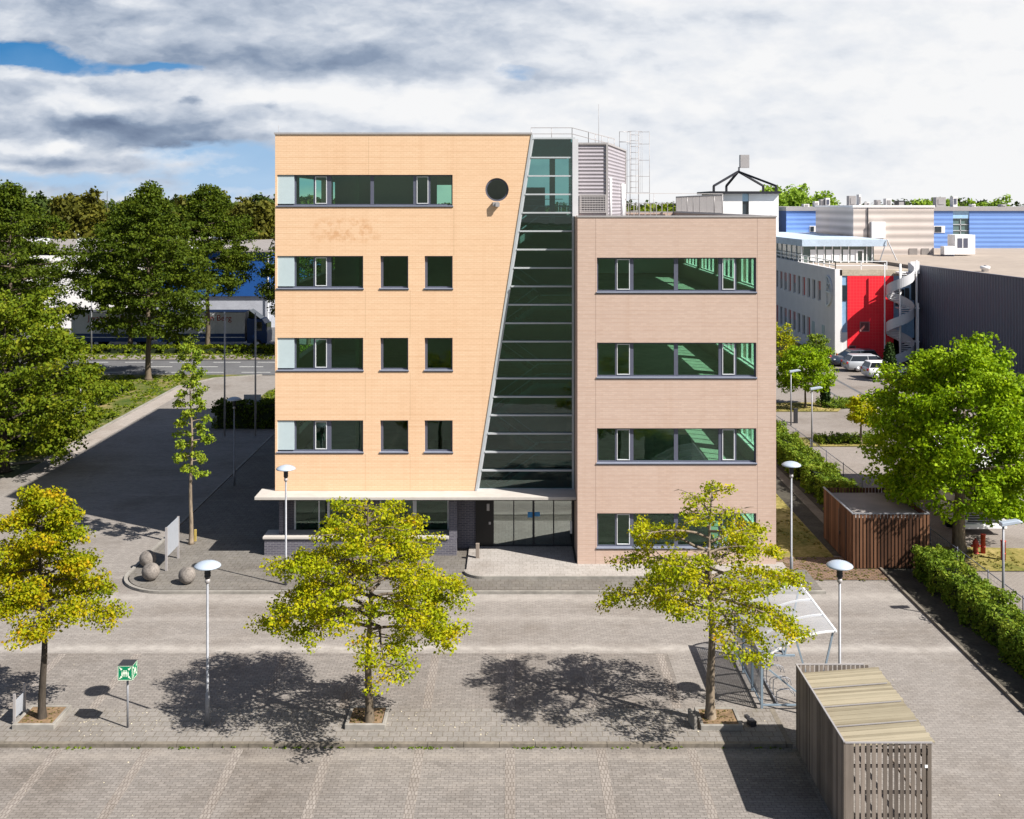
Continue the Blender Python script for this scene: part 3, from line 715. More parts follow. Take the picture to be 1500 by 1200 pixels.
for u in (872.5,1109.5): ej = MB(); ej.box(Q(u)-.006,Q(u)+.006,YP-.002,YP+.01,.05,TOPP-.05); ej.build('expansion_joint', M['pink_joint'], BD)
for z0, z1 in pzs:
    window(Q(874.5)+.001,Q(1108)-.001,z0,z1,YP,[(Q(901.5),Q(904)),(Q(923),Q(928.5)),(Q(988),Q(994)),(Q(1053.5),Q(1059)),(Q(1077),Q(1079.5))],[(Q(904),Q(923)),(Q(1059),Q(1077))],None)
# side windows, white frames
for a, b in sideops:
    for z0, z1 in pzs:
        m_ = MB(); X0 = PX1-.24
        m_.box(X0,X0+.1,a,b,z0,z0+.1); m_.box(X0,X0+.1,a,b,z1-.08,z1)
        for i in range(5):
            y = a+(b-a-.07)*i/4; m_.box(X0+.002,X0+.098,y,y+.07,z0+.1,z1-.08)
        m_.box(PX1-.42,X0,a-.05,b+.05,z0-.03,z0+.04)
        w = m_.build('window', M['white_metal'], BD)
        p = MB(); p.box(X0+.046,X0+.054,a,b,z0+.1,z1-.08); p.build('pane', M['clear'], w)
# back walls and hidden sides
bw = MB()
bw.box(PX0,PX1,YB,YB+.3,0,TOPP-.04); bw.build('rear_wall', M['pink_brick'], BD)
bh = [orect(-9.6,-2.6,z0,z1) for z0,z1 in ozs]
wall_xz('rear_wall', [(XL,0),(PX0,0),(PX0,14.1),(-1.95,14.1),(-1.95,TOPO-.03),(XL,TOPO-.03)], bh, YB-.3, YB, M['orange_brick'], BD)
lh = [[(a,z0),(b,z0),(b,z1),(a,z1)] for z0,z1 in ozs for a,b in ((50.5,58),(60,68))]
wlf = wall_yz('brick_wall', [(YO+.341,2.775),(YB-.3,2.775),(YB-.3,TOPO-.03),(YO+.341,TOPO-.03)], lh, XL, XL+.3, M['orange_brick'], BD); wlf['label'] = 'orange brick left side wall'
wb = MB(); wb.box(XL+.2, XL+.5, 47.75, YB-.3, 0, 2.6); wb.build('base_wall', M['grey_brick'], BD)
# floors, ceilings, partitions
fl = MB(); 
for z in FL[1:]:
    fl.box(XL+.31,-2.25,YO+.345,YB-.31,z-.3,z); fl.box(PX0+.31,PX1-.345,YP+.345,YB-.01,z-.3,z)
fl.box(XL+.31,-2.25,YO+.345,YB-.31,13.75,14.05)
fl.box(PX0+.31,PX1-.345,YP+.345,YB-.01,.1,.14); fl.box(XL+.5,-2.25,47.8,YB-.31,.1,.14)
fl.build('floor_slab', M['interior_floor'], BD)
ce = MB()
for z in FL[1:]: ce.box(XL+.33,-2.27,YO+.36,YB-.33,z-.36,z-.302); ce.box(PX0+.33,PX1-.36,YP+.36,YB-.03,z-.62,z-.56)
ce.build('ceiling', M['interior_ceiling'], BD)
rf = MB(); rf.box(XL+.3,-2.0,YO+.35,YB-.3,17.3,17.5); rf.box(-2.0,PX0-.01,47.2,53.9,17.55,17.7); rf.box(-1.94,PX0-.01,53.8,YB-.3,13.8,14.0); rf.box(PX0+.3,PX1-.34,YP+.35,YB-.01,14.02,14.2); rf.build('roof', M['roof_bitumen'], BD)
pt = MB()
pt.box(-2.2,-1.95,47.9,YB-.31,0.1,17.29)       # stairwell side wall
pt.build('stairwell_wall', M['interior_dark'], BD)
pt = MB()
for z, h in ((FL[1],3.1),(FL[2],3.1),(FL[3],3.1),(14.05,3.2)):
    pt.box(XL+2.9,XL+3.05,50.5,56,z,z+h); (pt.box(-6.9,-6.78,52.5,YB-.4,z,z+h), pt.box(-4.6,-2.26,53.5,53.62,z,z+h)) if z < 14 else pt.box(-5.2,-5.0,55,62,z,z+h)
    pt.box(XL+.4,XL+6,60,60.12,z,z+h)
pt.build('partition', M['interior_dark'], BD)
pt = MB()
for z in FL: pt.box(PX0+.301,PX0+.36,YP+.36,YB-.1,z+.15,z+2.9); pt.box(PX0+.4,PX1-.4,69,69.12,z+.15,z+2.9)
pt.build('partition', M['interior_wall'], BD)

# ---- stair glazing
SG = empty_like = None
YG = 47.05
gl0, gl1 = WZ(716,YG), WZ(204,YG)
def sx(z, y=YO): return XS0 + (XS1-XS0)*(z-2.775)/(TOPO-.03-2.775) + .05
xr = 2.60
sg = MB()
sg.box(sx(gl1)-.1, xr+.12, YG-.06, YG+.12, gl1, gl1+.07)
sg.box(xr-.015, xr+.07, YG-.05, YG+.10, gl0-.05, gl1)
sg.yprism([(sx(gl0)+.04,gl0),(sx(gl0)+.11,gl0),(sx(gl1)+.11,gl1),(sx(gl1)+.04,gl1)], YG-.04, YG+.10)
sg.box(sx(gl0), xr, YG-.08, YG+.12, gl0-.07, gl0)
stair_gl = sg.build('stair_glazing', M['mullion'], BD)
NR = 19; dz = (gl1-gl0)/NR
for i in range(NR):
    z0 = gl0+i*dz; z1 = z0+dz
    if i: 
        mu = MB(); mu.box(sx(z0)+.11, xr-.016, YG-.07, YG+.06, z0-.032, z0+.032); mu.build('mullion', M['mullion'], stair_gl)
    p = MB(); p.yprism([(sx(z0)+.1,z0),(xr,z0),(xr,z1),(sx(z1)+.1,z1)], YG+.066, YG+.078)
    p.build('pane', M['stair_glass'], stair_gl)
# top pane is backed by the roof edge
bk = MB(); bk.box(.55,2.55,YG+.12,YG+.16,gl1-dz+.02,gl1); bk.build('roof_edge_panel', M['dark_metal'], stair_gl)
cw = MB(); cw.box(WX(838.5,47.0), WX(847,47.0), 46.93, 47.35, TOPP-.02, gl1-.0); cw.build('corner_post', M['trim2'], BD)
# stairwell interior
st = MB()
st.box(-1.94,2.69,53.6,53.75,.1,14.6)
st.box(-1.94,2.69,53.6,53.75,17.25,17.54)
st.box(-1.94,-.1,53.6,53.75,15.851,16.6)  # wall piece added to block the bright sky behind the round window
st.box(-1.94,1.62,53.6,53.75,14.601,15.85)  # wall raised on this side to darken the left of the stair glass
st.build('stairwell_wall', M['interior_dark'], BD)
st = MB()
for k, z in enumerate(FL+[14.05]):
    if z > 0: st.box(-1.94,2.69,51.6,53.59,z-.22,z)
    if k < 4:
        h = (3.51)/18
        for i in range(9):
            st.box(1.2-.27*i-.29, 1.2-.27*i, 50.3, 51.5, z+h*(i+1)-.06, z+h*(i+1))
            st.box(-1.2+.27*i, -1.2+.27*i+.29, 48.9, 50.1, z+h*(i+10)-.06, z+h*(i+10))
        st.box(-1.94,-1.21,48.9,51.5,z+h*9-.2,z+h*9)
        st.bar((1.2,50.25,z),( -1.2,50.25,z+h*9),.05,.25); st.bar((-1.2,48.85,z+h*9),(1.2,48.85,z+h*18),.05,.25)
        st.box(1.25,2.69,48.9,50.1,z+3.3,z+3.51)
st.build('staircase', M['interior_floor'], BD)
hr = MB()
for k, z in enumerate(FL):
    for dz_ in (.45,.9):
        hr.bar((-1.2,48.8,z+1.755+dz_),(1.2,48.8,z+3.51+dz_),.045); hr.bar((1.2,50.2,z+dz_),(-1.2,50.2,z+1.755+dz_),.045)
        hr.bar((1.25,48.75,z+3.51+dz_),(2.6,48.75,z+3.51+dz_),.045)
for dz_ in (.3,.6,.9,1.2): hr.bar((-1.5,49.5,14.05+dz_),(2.3,49.5,14.05+dz_),.03)
hr.build('stair_railing', M['frame_light'], BD)
for v in (317.5,432,549,641):
    l = MB(); l.lathe([(.0,-.005),(.09,0),(.13,.03),(.12,.07),(.0,.09)], (0,0,0), 14)
    z = WZ(v,48); l.v = [(2.69-c, 47.9+a, z+b*1.5) for a,b,c in l.v]; l.build('wall_lamp', M['white_metal'], BD)
pc = MB(); pc.box(WX(805,52),WX(813,52),51.9,52.1,14.05,17.2); pc.build('column', M['render_white'], BD)

# ---- canopy
can = MB(); can.box(-10.78, PX0-.005, 45.7, 47.05, 2.64, 2.765); cano = can.build('canopy', M['concrete'], BD, bevel=.01)
dc = MB(); dc.box(-10.6, PX0-.005, 45.95, 47.5, 2.55, 2.638); dc.build('soffit', M['frame_dark'], cano)
# ---- ground floor: plinth, grey brick wall, windows
Yg = 47.4
E = lambda u: WX(u, Yg)
gh = [orect(E(430.5),E(529.5),.78,2.5), orect(E(556),E(657.5),.78,2.5)]
wg = wall_xz('base_wall', [(E(413.5),.1),(E(697),.1),(E(697),2.63),(E(413.5),2.63)], gh, Yg, Yg+.3, M['grey_brick'], BD); wg['label'] = 'dark grey brick ground floor wall'
pw = MB(); pw.box(-10.52,-2.36,46.4,Yg-.002,.1,.80); pw.box(WX(658,46.5),WX(669.5,46.5),46.5,Yg-.003,.80,2.55); pw.box(E(413.5),E(413.5)+.18,46.75,Yg-.003,.801,2.55)
pw.build('plinth_wall', M['grey_brick'], BD)
pl = MB(); pl.box(-10.58,WX(658,46.5)-.01,46.33,Yg-.004,.803,.90); pl.build('plinth_ledge', M['concrete'], BD, bevel=.01)
window(E(430.5)+.001,E(529.5)-.001,.78,2.5,Yg,[(E(466),E(468)),(E(479),E(482.5))],[],None,.06,'frame_light',False,.07)
window(E(556)+.001,E(657.5)-.001,.78,2.5,Yg,[(E(604.5),E(610))],[],None,.06,'frame_light',False,.07)
# rooms behind ground floor glass
# ---- entrance
ZE = .2
e2 = MB(); e2.box(WX(697,YE),WX(722.5,YE),YE,YE+.06,ZE+.01,2.6); dr = e2.build('door', M['black_door'], BD); dr['label'] = 'black solid entrance door'
hb = MB(); hb.box(WX(716,YE),WX(719,YE),YE-.03,YE-.003,1.16,1.27); hb.box(WX(713,YE),WX(717,YE),YE-.02,YE-.003,1.75,2.05); hb.build('entry_plate', M['trim'], dr)
e3 = MB(); ms = [722.5,752.6,781.5,811,840.5]
e3.box(WX(722.5,YE),2.69,YE,YE+.09,2.5,2.6); e3.box(WX(722.5,YE),2.69,YE,YE+.09,ZE+.01,ZE+.09)
for i, u in enumerate(ms):
    w_ = .05 if i != 2 else .09
    e3.box(WX(u,YE)-w_/2 if i<4 else 2.60, WX(u,YE)+w_/2 if i<4 else 2.69, YE+.002,YE+.088,ZE+.09,2.5)
ent = e3.build('entrance_glazing', M['frame_dark'], BD)
for i in range(4):
    p = MB(); p.box(WX(ms[i],YE)+.02, min(2.61,WX(ms[i+1],YE)-.02), YE+.04,YE+.048,ZE+.08,2.51); p.build('pane', M['door_glass'], ent)
bs = MB(); bs.box(WX(773,YE),WX(780,YE),YE+.02,YE+.03,1.45,1.68); bs.box(WX(783,YE),WX(791,YE),YE+.02,YE+.03,1.5,1.68); bs.build('sticker', plain('blue_sticker',(.04,.22,.50),.5), ent)
wst = MB(); wst.box(WX(835,YE),WX(838.5,YE),YE+.02,YE+.03,.75,1.3); wst.build('notice', M['paper_white'], ent)
lob = MB(); lob.box(WX(700,YE),2.69,53,53.1,.2,2.55); lob.build('lobby_wall', M['interior_dark'], BD)

# ---- roof plant
pr = MB(); a0 = (2.80,47.5); a1 = (4.13,47.5); a2 = (5.59,53.9); a3 = (2.80,53.9)
pr.prism([a0,a1,a2,a3], 14.2, 17.62); lh_ = pr.build('lift_housing', M['corr_light'], BD)
cp = MB(); 
cp.prism([(2.75,47.44),(4.17,47.44),(5.66,53.96),(2.75,53.96)], 17.62, 17.70)
cp.bar((4.13,47.48,14.2),(4.13,47.48,17.62),.09); cp.bar((5.60,53.9,14.2),(5.60,53.9,17.62),.09)
cp.build('edge_flashing', M['trim'], lh_)
dp = MB(); dp.tube([(4.35,48.2,14.2),(4.35,48.2,16.2)], .06, 8); dp.tube([(5.28,52.2,14.2),(5.28,52.2,16.0)], .07, 8); dp.tube([(5.45,53.2,14.2),(5.45,53.2,16.0)], .07, 8); dp.build('pipe', M['white_metal'], BD)
vl = MB(); frame_rect(vl, WX(849,47.4),WX(888,47.4),WZ(312,47.4),WZ(285,47.4),47.40,47.46,.05)
for i in range(7):
    z = WZ(309-3.4*i,47.4); vl.box(WX(850,47.4),WX(887,47.4),47.41,47.44,z-.02,z+.02)
for i in range(9):
    x = WX(852+4*i,47.4); vl.box(x-.012,x+.012,47.415,47.435,WZ(311,47.4),WZ(286,47.4))
vl.build('vent_grille', M['trim'], BD)
# railings
def rail(pts, h, name='roof_railing', post=1.6, mids=(.5,), r=.018, mat='galv', panel=None, pr_=None, slat=0):
    mb = MB()
    for p, q in zip(pts[:-1], pts[1:]):
        p = Vector(p); q = Vector(q); L = (q-p).length; n = max(1, round(L/post))
        for i in range(n+1):
            a = p.lerp(q, i/n); mb.tube([a, a+Vector((0,0,h))], r, 5)
        for m_ in list(mids)+[1.0]:
            mb.bar(p+Vector((0,0,h*m_)), q+Vector((0,0,h*m_)), r*2, r*2)
        if slat:
            n2 = int(L/slat)
            for i in range(n2): 
                a = p.lerp(q, (i+.5)/n2); mb.bar(a+Vector((0,0,.08)), a+Vector((0,0,h)), .02 if slat<.3 else .05, .02)
    o = mb.build(name, M[mat], BD)
    return o
rail([(WX(778,50),50,17.9),(WX(838,50),50,17.9),(WX(862,50),50,17.7),(WX(900,53.5),53.5,17.6)], .62, post=1.0, mids=(.55,), r=.015, mat='trim')
rail([(3.3,52.0,14.55),(10.6,55,14.55)], 1.0, post=5.0, mids=(), r=.014, mat='trim')
rail([(10.6,55,14.5),(10.6,70.5,14.5)], 1.0, post=2.2, mids=(.06,), r=.028, slat=.30, mat='trim')
rail([(10.6,70.6,14.1),(3.0,70.6,14.1)], 1.0, post=2.2, mids=(.06,), r=.02, slat=.35, mat='trim')
# cage ladder
ld = MB(); lx, ly = 5.85, 54.1
for dx_ in (0,.42): ld.tube([(lx+dx_,ly,14.1),(lx+dx_,ly,18.65)], .02, 6)
for i in range(15): ld.tube([(lx,ly,14.4+i*.29),(lx+.42,ly,14.4+i*.29)], .013, 5)
for z in (15.6,16.4,17.2,18.0,18.6):
    ld.tube([(lx+.21-.38*math.cos(a)+.0, ly+.02-.7*math.sin(a), z) for a in [PI*i/10 for i in range(11)]], .009, 5, False)
    ld.bar((lx+.42,ly,z),(lx+.95,ly-.1,z),.02)
for i in range(5):
    a = PI*(i+.5)/5; ld.tube([(lx+.21-.38*math.cos(a), ly+.02-.7*math.sin(a), 15.6),(lx+.21-.38*math.cos(a), ly+.02-.7*math.sin(a), 18.6)], .006, 4)
ld.tube([(lx-.55,ly-.2,17.6),(lx-.55,ly-.2,18.6),(lx,ly-.2,18.6)], .02, 6); ld.tube([(lx-.55,ly-.2,18.1),(lx,ly-.2,18.1)], .02, 6)
ld.tube([(lx+.95,ly-.1,14.6),(lx+.95,ly-.1,18.6)], .012, 5)
ld.build('roof_ladder', M['trim'], BD)
an = MB(); an.tube([(WX(409,50),50,TOPO),(WX(408,50),50,TOPO+.6)], .008, 4); an.tube([(WX(877,50),50,17.6),(WX(877,50),50,19.6)], .01, 4); an.build('lightning_rod', M['trim'], BD)

# ================================================================== STREET FURNITURE
def make_lamp(x, y, label, h=4.72, mat='white_metal'):
    e = empty('mushroom_lamp', (0,0,0))
    mb = MB(); mb.tube([(0,0,0),(0,0,.9),(0,0,.92),(0,0,h-.62)], [.065,.065,.042,.036], 12); mb.build('pole', M['galv'], e)
    mb = MB(); mb.lathe([(.045,0),(.075,.03),(.075,.1),(.05,.13)], (0,0,h-.66), 14)
    mb.build('collar', M['trim'], e)
    mb = MB(); mb.lathe([(.07,0),(.085,.05),(.085,.26),(.07,.30)], (0,0,h-.52), 14)
    for i in range(3): mb.lathe([(.095,0),(.095,.02)], (0,0,h-.46+.08*i), 14)
    mb.build('lantern', M['dark_metal'], e)
    mb = MB(); mb.lathe([(.05,-.04),(.37,-.035),(.385,-.015),(.36,.02),(.27,.075),(.15,.115),(.0,.13)], (0,0,h-.15), 28); mb.build('lamp_cap', M['lamp_cap'], e)
    return e
lampA = make_lamp(0,0,'')
lspots = [(304,1062,None,'tall mushroom lamp standing in front of the parking bays, nearest on the left'),
          (None,(9.48,31.6),None,'mushroom lamp rising behind the weathered slatted wood shed'),
          (None,(-8.86,42.8),None,'mushroom lamp close to the left end of the orange facade'),
          (None,(11.1,43.4),None,'mushroom lamp beside the right corner of the pink brick wing'),
          (None,(-14.75,58.0),None,'shaded mushroom lamp far back on the left between the flagpoles and the building')]
for i, (u, v, _, lb) in enumerate(lspots):
    o = lampA if i == 0 else copy_tree(lampA)
    if u is not None: p = G(u, v, .1); o.location = p
    else: o.location = (v[0], v[1], .1 if i in (2,3,4) else 0)
    tag(o, lb, 'street lamp', 'mushroom lamps of the office forecourt')
# street lamps with flat heads on the side lot
sl = empty('street_lamp', (0,0,0))
mb = MB(); mb.tube([(0,0,0),(0,0,3.6)], [.055,.038], 10); mb.build('pole', M['galv'], sl)
mb = MB(); mb.yprism([(-.12,3.58),(.62,3.72),(.66,3.76),(.5,3.82),(-.1,3.72)], -.13, .13); mb.build('lamp_head', M['lamp_cap'], sl, bevel=.02)
for i, (x, y, lb) in enumerate([(17.45,38.8,'flat headed street lamp by the hydrant, behind the near hedge'),(18.45,67.2,'flat headed street lamp between the two grass islands, second from the front'),(18.95,74.2,'flat headed street lamp farthest back beside the round tree')]):
    o = sl if i == 0 else copy_tree(sl); o.location = (x,y,0); tag(o, lb, 'street lamp', 'flat headed lamps along the side lot fence')
# flagpoles
fp = empty('flagpole', (0,0,0))
mb = MB(); mb.tube([(0,0,0),(0,0,7.9)], [.06,.035], 10); mb.build('pole', M['trim'], fp)
mb = MB(); mb.lathe([(.0,0),(.05,.02),(.06,.07),(.03,.12),(0,.13)], (0,0,7.88), 10); mb.build('finial', M['white_metal'], fp)
mb = MB(); mb.tube([(.07,0,1.1),(.075,0,7.8)], .006, 4); mb.build('halyard', M['white_metal'], fp)
for i, (u, lb) in enumerate([(329,'bare flagpole on the left, nearer to the young columnar tree'),(374,'bare flagpole on the right, nearer to the orange facade')]):
    o = fp if i == 0 else copy_tree(fp); q = G(u, 639, .1); o.location = q; tag(o, lb, 'flagpole', 'two bare flagpoles')
# assembly point cube
q = G(187,1066,.1)
ap = empty('assembly_point_sign', tuple(q), 'green assembly point cube on a thin grey post', 'sign')
mb = MB(); mb.tube([q, q+Vector((0,0,1.42))], .03, 10); mb.build('post', M['galv'], ap)
def assembly(ap, q):
    s = .205; zc = q.z+1.64; yf = q.y-s
    gm = plain('sign_green', (.0,.19,.085), .4, var=.03); wm = plain('sign_white', (.72,.80,.66), .4, var=.02)
    m = MB(); m.box(q.x-s, q.x+s, q.y-s, q.y+s, zc-s, zc+s); cube = m.build('sign_cube', gm, ap)
    m = MB(); m.box(q.x-s-.004,q.x+s+.004,q.y-s-.004,q.y+s+.004,zc+s,zc+s+.012); m.build('solar_top', M['dark_metal'], cube)
    m = MB()
    def put(pts):  # pts in face coords (a right, b up), both front and right faces
        m.add([(q.x+a, yf-.003, zc+b) for a,b in pts], [tuple(range(len(pts)))])
        m.add([(q.x+s+.003, q.y+a, zc+b) for a,b in pts], [tuple(range(len(pts)))])
    e_ = .012; S = s
    for pts in (rect(-S,S,-S,-S+e_), rect(-S,S,S-e_,S), rect(-S,-S+e_,-S,S), rect(S-e_,S,-S,S)): put(pts)
    for sx_ in (-1,1):
        for sz_ in (-1,1):   # arrows pointing to the middle
            f = lambda a,b: (sx_*a, sz_*b)
            put([f(.085,.085),f(.145,.085),f(.085,.145)])
            put([f(.105,.125),f(.125,.105),f(.17,.15),f(.15,.17)])
    for cx in (-.03,.03):
        put([(cx+.020*math.cos(2*PI*i/10), .062+.020*math.sin(2*PI*i/10)) for i in range(10)])
        put([(cx-.026,.036),(cx+.026,.036),(cx+.024,-.03),(cx+.012,-.032),(cx+.01,-.105),(cx-.01,-.105),(cx-.012,-.032),(cx-.024,-.03)])
    for cx in (-.085,.085):
        put([(cx+.014*math.cos(2*PI*i/10), .03+.014*math.sin(2*PI*i/10)) for i in range(10)])
        put([(cx-.018,.012),(cx+.018,.012),(cx+.016,-.09),(cx-.016,-.09)])
    m.build('pictogram', wm, cube, fixn=False)
assembly(ap, q)
# three granite balls
rd = random.Random(5)
for (x, y, r, lb) in ((-15.0,45.0,.335,'granite ball lying farthest back behind the blank sign board'),(-14.33,43.35,.345,'pale granite ball at the rounded pavement corner, nearest to the kerb'),(-12.78,42.95,.33,'brown granite ball standing apart, to the right of the other two')):
    m = MB(); n1, n2 = 14, 24; vs = []; fs = []
    for i in range(n1+1):
        a = -PI/2+PI*i/n1
        for k in range(n2):
            b = 2*PI*k/n2; rr = r*(1+.02*math.sin(3*b+x)+.02*math.cos(2*a+y)); vs.append((x+rr*math.cos(a)*math.cos(b), y+rr*math.cos(a)*math.sin(b), .1+r*.97+rr*math.sin(a)))
    for i in range(n1):
        for k in range(n2): fs.append((i*n2+k,i*n2+(k+1)%n2,(i+1)*n2+(k+1)%n2,(i+1)*n2+k))
    m.add(vs, fs, True); o = m.build('stone_ball', M['stone_ball'], None, (x,y,.1)); tag(o, lb, 'stone ball', 'granite balls on the pavement corner')
# blank sign board
sb = empty('sign_board', (-14.07,45.25,.1), 'blank grey metal sign board on two posts', 'sign')
m = MB(); m.box(-14.11,-14.03,44.42,44.5,.1,1.86); m.box(-14.11,-14.03,46.0,46.08,.1,1.86); 
pst = m.v
m1 = MB(); m1.box(-14.11,-14.03,44.42,44.5,.1,1.86); m1.build('post', M['trim'], sb)
m1 = MB(); m1.box(-14.11,-14.03,46.0,46.08,.1,1.86); m1.build('post', M['trim'], sb)
m1 = MB(); m1.box(-14.09,-14.05,44.5,46.0,.66,1.84); m1.build('panel', M['sign_back'], sb)
# small barrier sign by the left planter
s2 = empty('parking_sign', (-14.25,31.6,.1), 'low grey metal plate between two short posts beside the left planter', 'sign')
for y in (31.3,31.95): m1 = MB(); m1.box(-14.29,-14.23,y-.03,y+.03,.1,.98); m1.build('post', M['trim'], s2)
m1 = MB(); m1.box(-14.27,-14.245,31.33,31.92,.28,.76); m1.build('panel', M['sign_back'], s2)
# small signs in the left verge
s3 = empty('road_sign', tuple(G(122,616)), 'small grey sign plate on two posts in the left verge', 'sign')
q = G(122,616); 
for dx_ in (-.55,.25): m1 = MB(); m1.tube([(q.x+dx_,q.y,0),(q.x+dx_,q.y,1.3)], .035, 6); m1.build('post', M['white_metal'], s3)
m1 = MB(); m1.box(q.x-.6,q.x+.3,q.y-.06,q.y-.03,.45,1.25); m1.build('panel', M['sign_back'], s3)
q = G(118,616); s4 = empty('signpost', (q.x,q.y,0), 'thin white signpost standing in the left verge', 'signpost')
m1 = MB(); m1.tube([(q.x,q.y,0),(q.x,q.y,2.3)], .03, 6); m1.build('post', M['white_metal'], s4)
m1 = MB(); m1.box(q.x-.04,q.x+.04,q.y-.05,q.y-.03,1.9,2.25); m1.build('plate', M['white_metal'], s4)
q = G(134,520); s5 = empty('street_mast', (q.x,q.y,0), 'tall slim street mast at the far side of the road', 'mast')
m1 = MB(); m1.tube([(q.x,q.y,0),(q.x,q.y,8.2)], [.09,.05], 8); m1.build('pole', M['galv'], s5); m1 = MB(); m1.box(q.x-.5,q.x+.1,q.y-.1,q.y+.1,8.15,8.27); m1.build('lamp_head', M['galv'], s5)
# sign behind the flagpoles
q = G(358,632,.1); s6 = empty('sign_board', (q.x,73.9,0), 'grey board standing above the clipped hedge behind the flagpoles', 'sign')
m1 = MB(); m1.box(q.x-.55,q.x+.6,73.9,73.96,1.5,2.15); m1.build('panel', M['sign_back'], s6)
for dx_ in (-.5,.5): m1 = MB(); m1.box(q.x+dx_-.03,q.x+dx_+.03,73.965,74.02,0,2.1); m1.build('post', M['galv'], s6)
# wooden marker post at the entrance and small stake at the columnar tree
q = G(699.5,820,.12); m1 = MB(); m1.box(q.x-.075,q.x+.075,q.y-.075,q.y+.075,.1,.78); m1.box(q.x-.08,q.x+.08,q.y-.08,q.y+.08,.781,.80)
bo = m1.build('bollard', M['wood_grey'], None, tuple(q), bevel=.01); tag(bo, 'short weathered wooden post left of the entrance', 'post')
q = G(286,793,.1); m1 = MB(); m1.box(q.x-.05,q.x+.05,q.y-.05,q.y+.05,.1,.62); bo = m1.build('stake', plain('yellow_stake',(.35,.26,.07),.8,var=.2), None, tuple(q), bevel=.01); tag(bo, 'short yellowish stake at the foot of the young columnar tree', 'stake')
q = G(1165.5,620); m1 = MB(); m1.box(q.x-.12,q.x+.12,q.y-.12,q.y+.12,0,.95); m1.box(q.x-.13,q.x+.13,q.y-.13,q.y+.13,.951,1.0); bo = m1.build('utility_post', M['dark_metal'], None, tuple(q)); tag(bo, 'dark grey utility post on the edge of the side lot', 'post')
# hydrant and red posts
q = G(1429,812); hy = empty('fire_hydrant', tuple(q), 'dark red fire hydrant in the grass under the maple', 'fire hydrant')
m1 = MB(); m1.lathe([(.14,0),(.14,.06),(.10,.08),(.10,.42),(.13,.44),(.13,.50),(.11,.56),(.05,.64),(.03,.68),(0,.69)], tuple(q), 14); m1.build('barrel', M['red_paint'], hy)
for s_ in (-1,1): m1 = MB(); m1.tube([q+Vector((s_*.08,0,.36)), q+Vector((s_*.2,0,.36))], [.06,.05], 10); m1.build('outlet', M['red_paint'], hy)
for (u, v, lb) in ((1440,812,'red round post directly right of the hydrant'),(1469.5,822,'red round post nearest to the fence, right of the hydrant'),(1258.5+42,561,'red post at the foot of the slender conifer near the parked cars')):
    q = G(u, v); h = .87 if v > 600 else .9; m1 = MB(); m1.lathe([(.10,0),(.10,h-.06),(.115,h-.05),(.115,h-.01),(.09,h)], tuple(q), 14); m1.lathe([(.104,.3),(.104,.36)], tuple(q), 14)
    o = m1.build('red_bollard', M['red_paint'], None, tuple(q)); tag(o, lb, 'bollard', 'red round posts')
for (u, v) in ((1226,528),(1216,530)):
    q = G(u, v+4); m1 = MB(); m1.lathe([(.12,0),(.12,.85),(.09,.9)], tuple(q), 10); o = m1.build('red_bollard', M['red_paint'], None, tuple(q)); tag(o, 'red bollard at the grey building corner, '+('the one nearer the parked cars' if u > 1220 else 'the one farther left on the wall'), 'bollard', 'red round posts')

# ---- planters
def planter(x0, x1, y0, y1, lb, tilt=False):
    e = empty('tree_planter', ((x0+x1)/2,(y0+y1)/2,.1), lb, 'planter', 'square kerbed tree pits in the pavement')
    for a in ((x0,x1,y0,y0+.1),(x0,x1,y1-.1,y1),(x0,x0+.1,y0+.102,y1-.102),(x1-.1,x1,y0+.102,y1-.102)):
        m = MB(); m.box(*a,.08,.245); 
        o = m.build('kerb_stone', M['kerb'], e, bevel=.012)
    m = MB(); m.box(x0+.1,x1-.1,y0+.1,y1-.1,.09,.215); m.build('soil', M['soil'], e)
    n = 60; pts = [(random.uniform(x0+.15,x1-.15), random.uniform(y0+.15,y1-.15), .22) for i in range(n)]
    leaves_mesh('weeds', pts, np.full(n,.03), np.full(n,4), .035, 3, .4, M['leaf_rust'], e)
    return e
planter(-14.2,-13.0,31.0,32.25,'kerbed tree pit of the left autumn oak')
planter(-4.75,-3.6,31.0,32.2,'kerbed tree pit of the middle oak')
pp = planter(5.35,6.55,30.95,32.1,'kerbed tree pit of the right oak, with a kerb stone tipped over')
m = MB(); m.box(5.12,5.2,30.98,31.5,.1,.48, rot=R(12)); o = m.build('kerb_stone', M['kerb'], pp); o['label'] = 'tipped kerb stone standing on edge'
m = MB(); m.box(6.78,6.95,31.15,31.4,.1,.25,rot=.3); m.box(6.70,6.80,31.3,31.45,.25,.33,rot=.3); o = m.build('litter_box', M['dark_metal'], None, (6.8,31.3,.1)); tag(o, 'small dark box left on the paving right of the right tree pit', 'box')

# ---- bicycle shelter
bx0, bx1, by0, by1 = 7.42, 9.62, 32.45, 36.35
bsx = empty('bicycle_shelter', (8.5,34.4,0), 'open bicycle shelter with a curved clear roof on grey steel posts', 'bicycle shelter')
stl = plain('blue_grey_steel', (.22,.28,.34), .45, .2, var=.08); lgt = M['white_metal']
yy = [by0, by0+1.3, by0+2.6, by1]
for i, y in enumerate(yy): m = MB(); m.box(bx0-.035,bx0+.035,y-.035,y+.035,0,1.46); m.build('post', stl, bsx)
m = MB(); 
for z in (.16,): m.bar((bx0,by0,z),(bx0,by1,z),.05)
m.bar((bx0,by0,1.40),(bx0,by1,1.40),.06); m.bar((bx0,by0,.14),(bx1-.5,by0,.14),.045); m.bar((bx0,by1,.14),(bx1-.5,by1,.14),.045)
m.bar((bx0,by0,1.36),(9.05,by0,.05),.045); m.bar((bx0,by1,1.36),(9.05,by1,.05),.045)
m.build('frame_rail', stl, bsx)
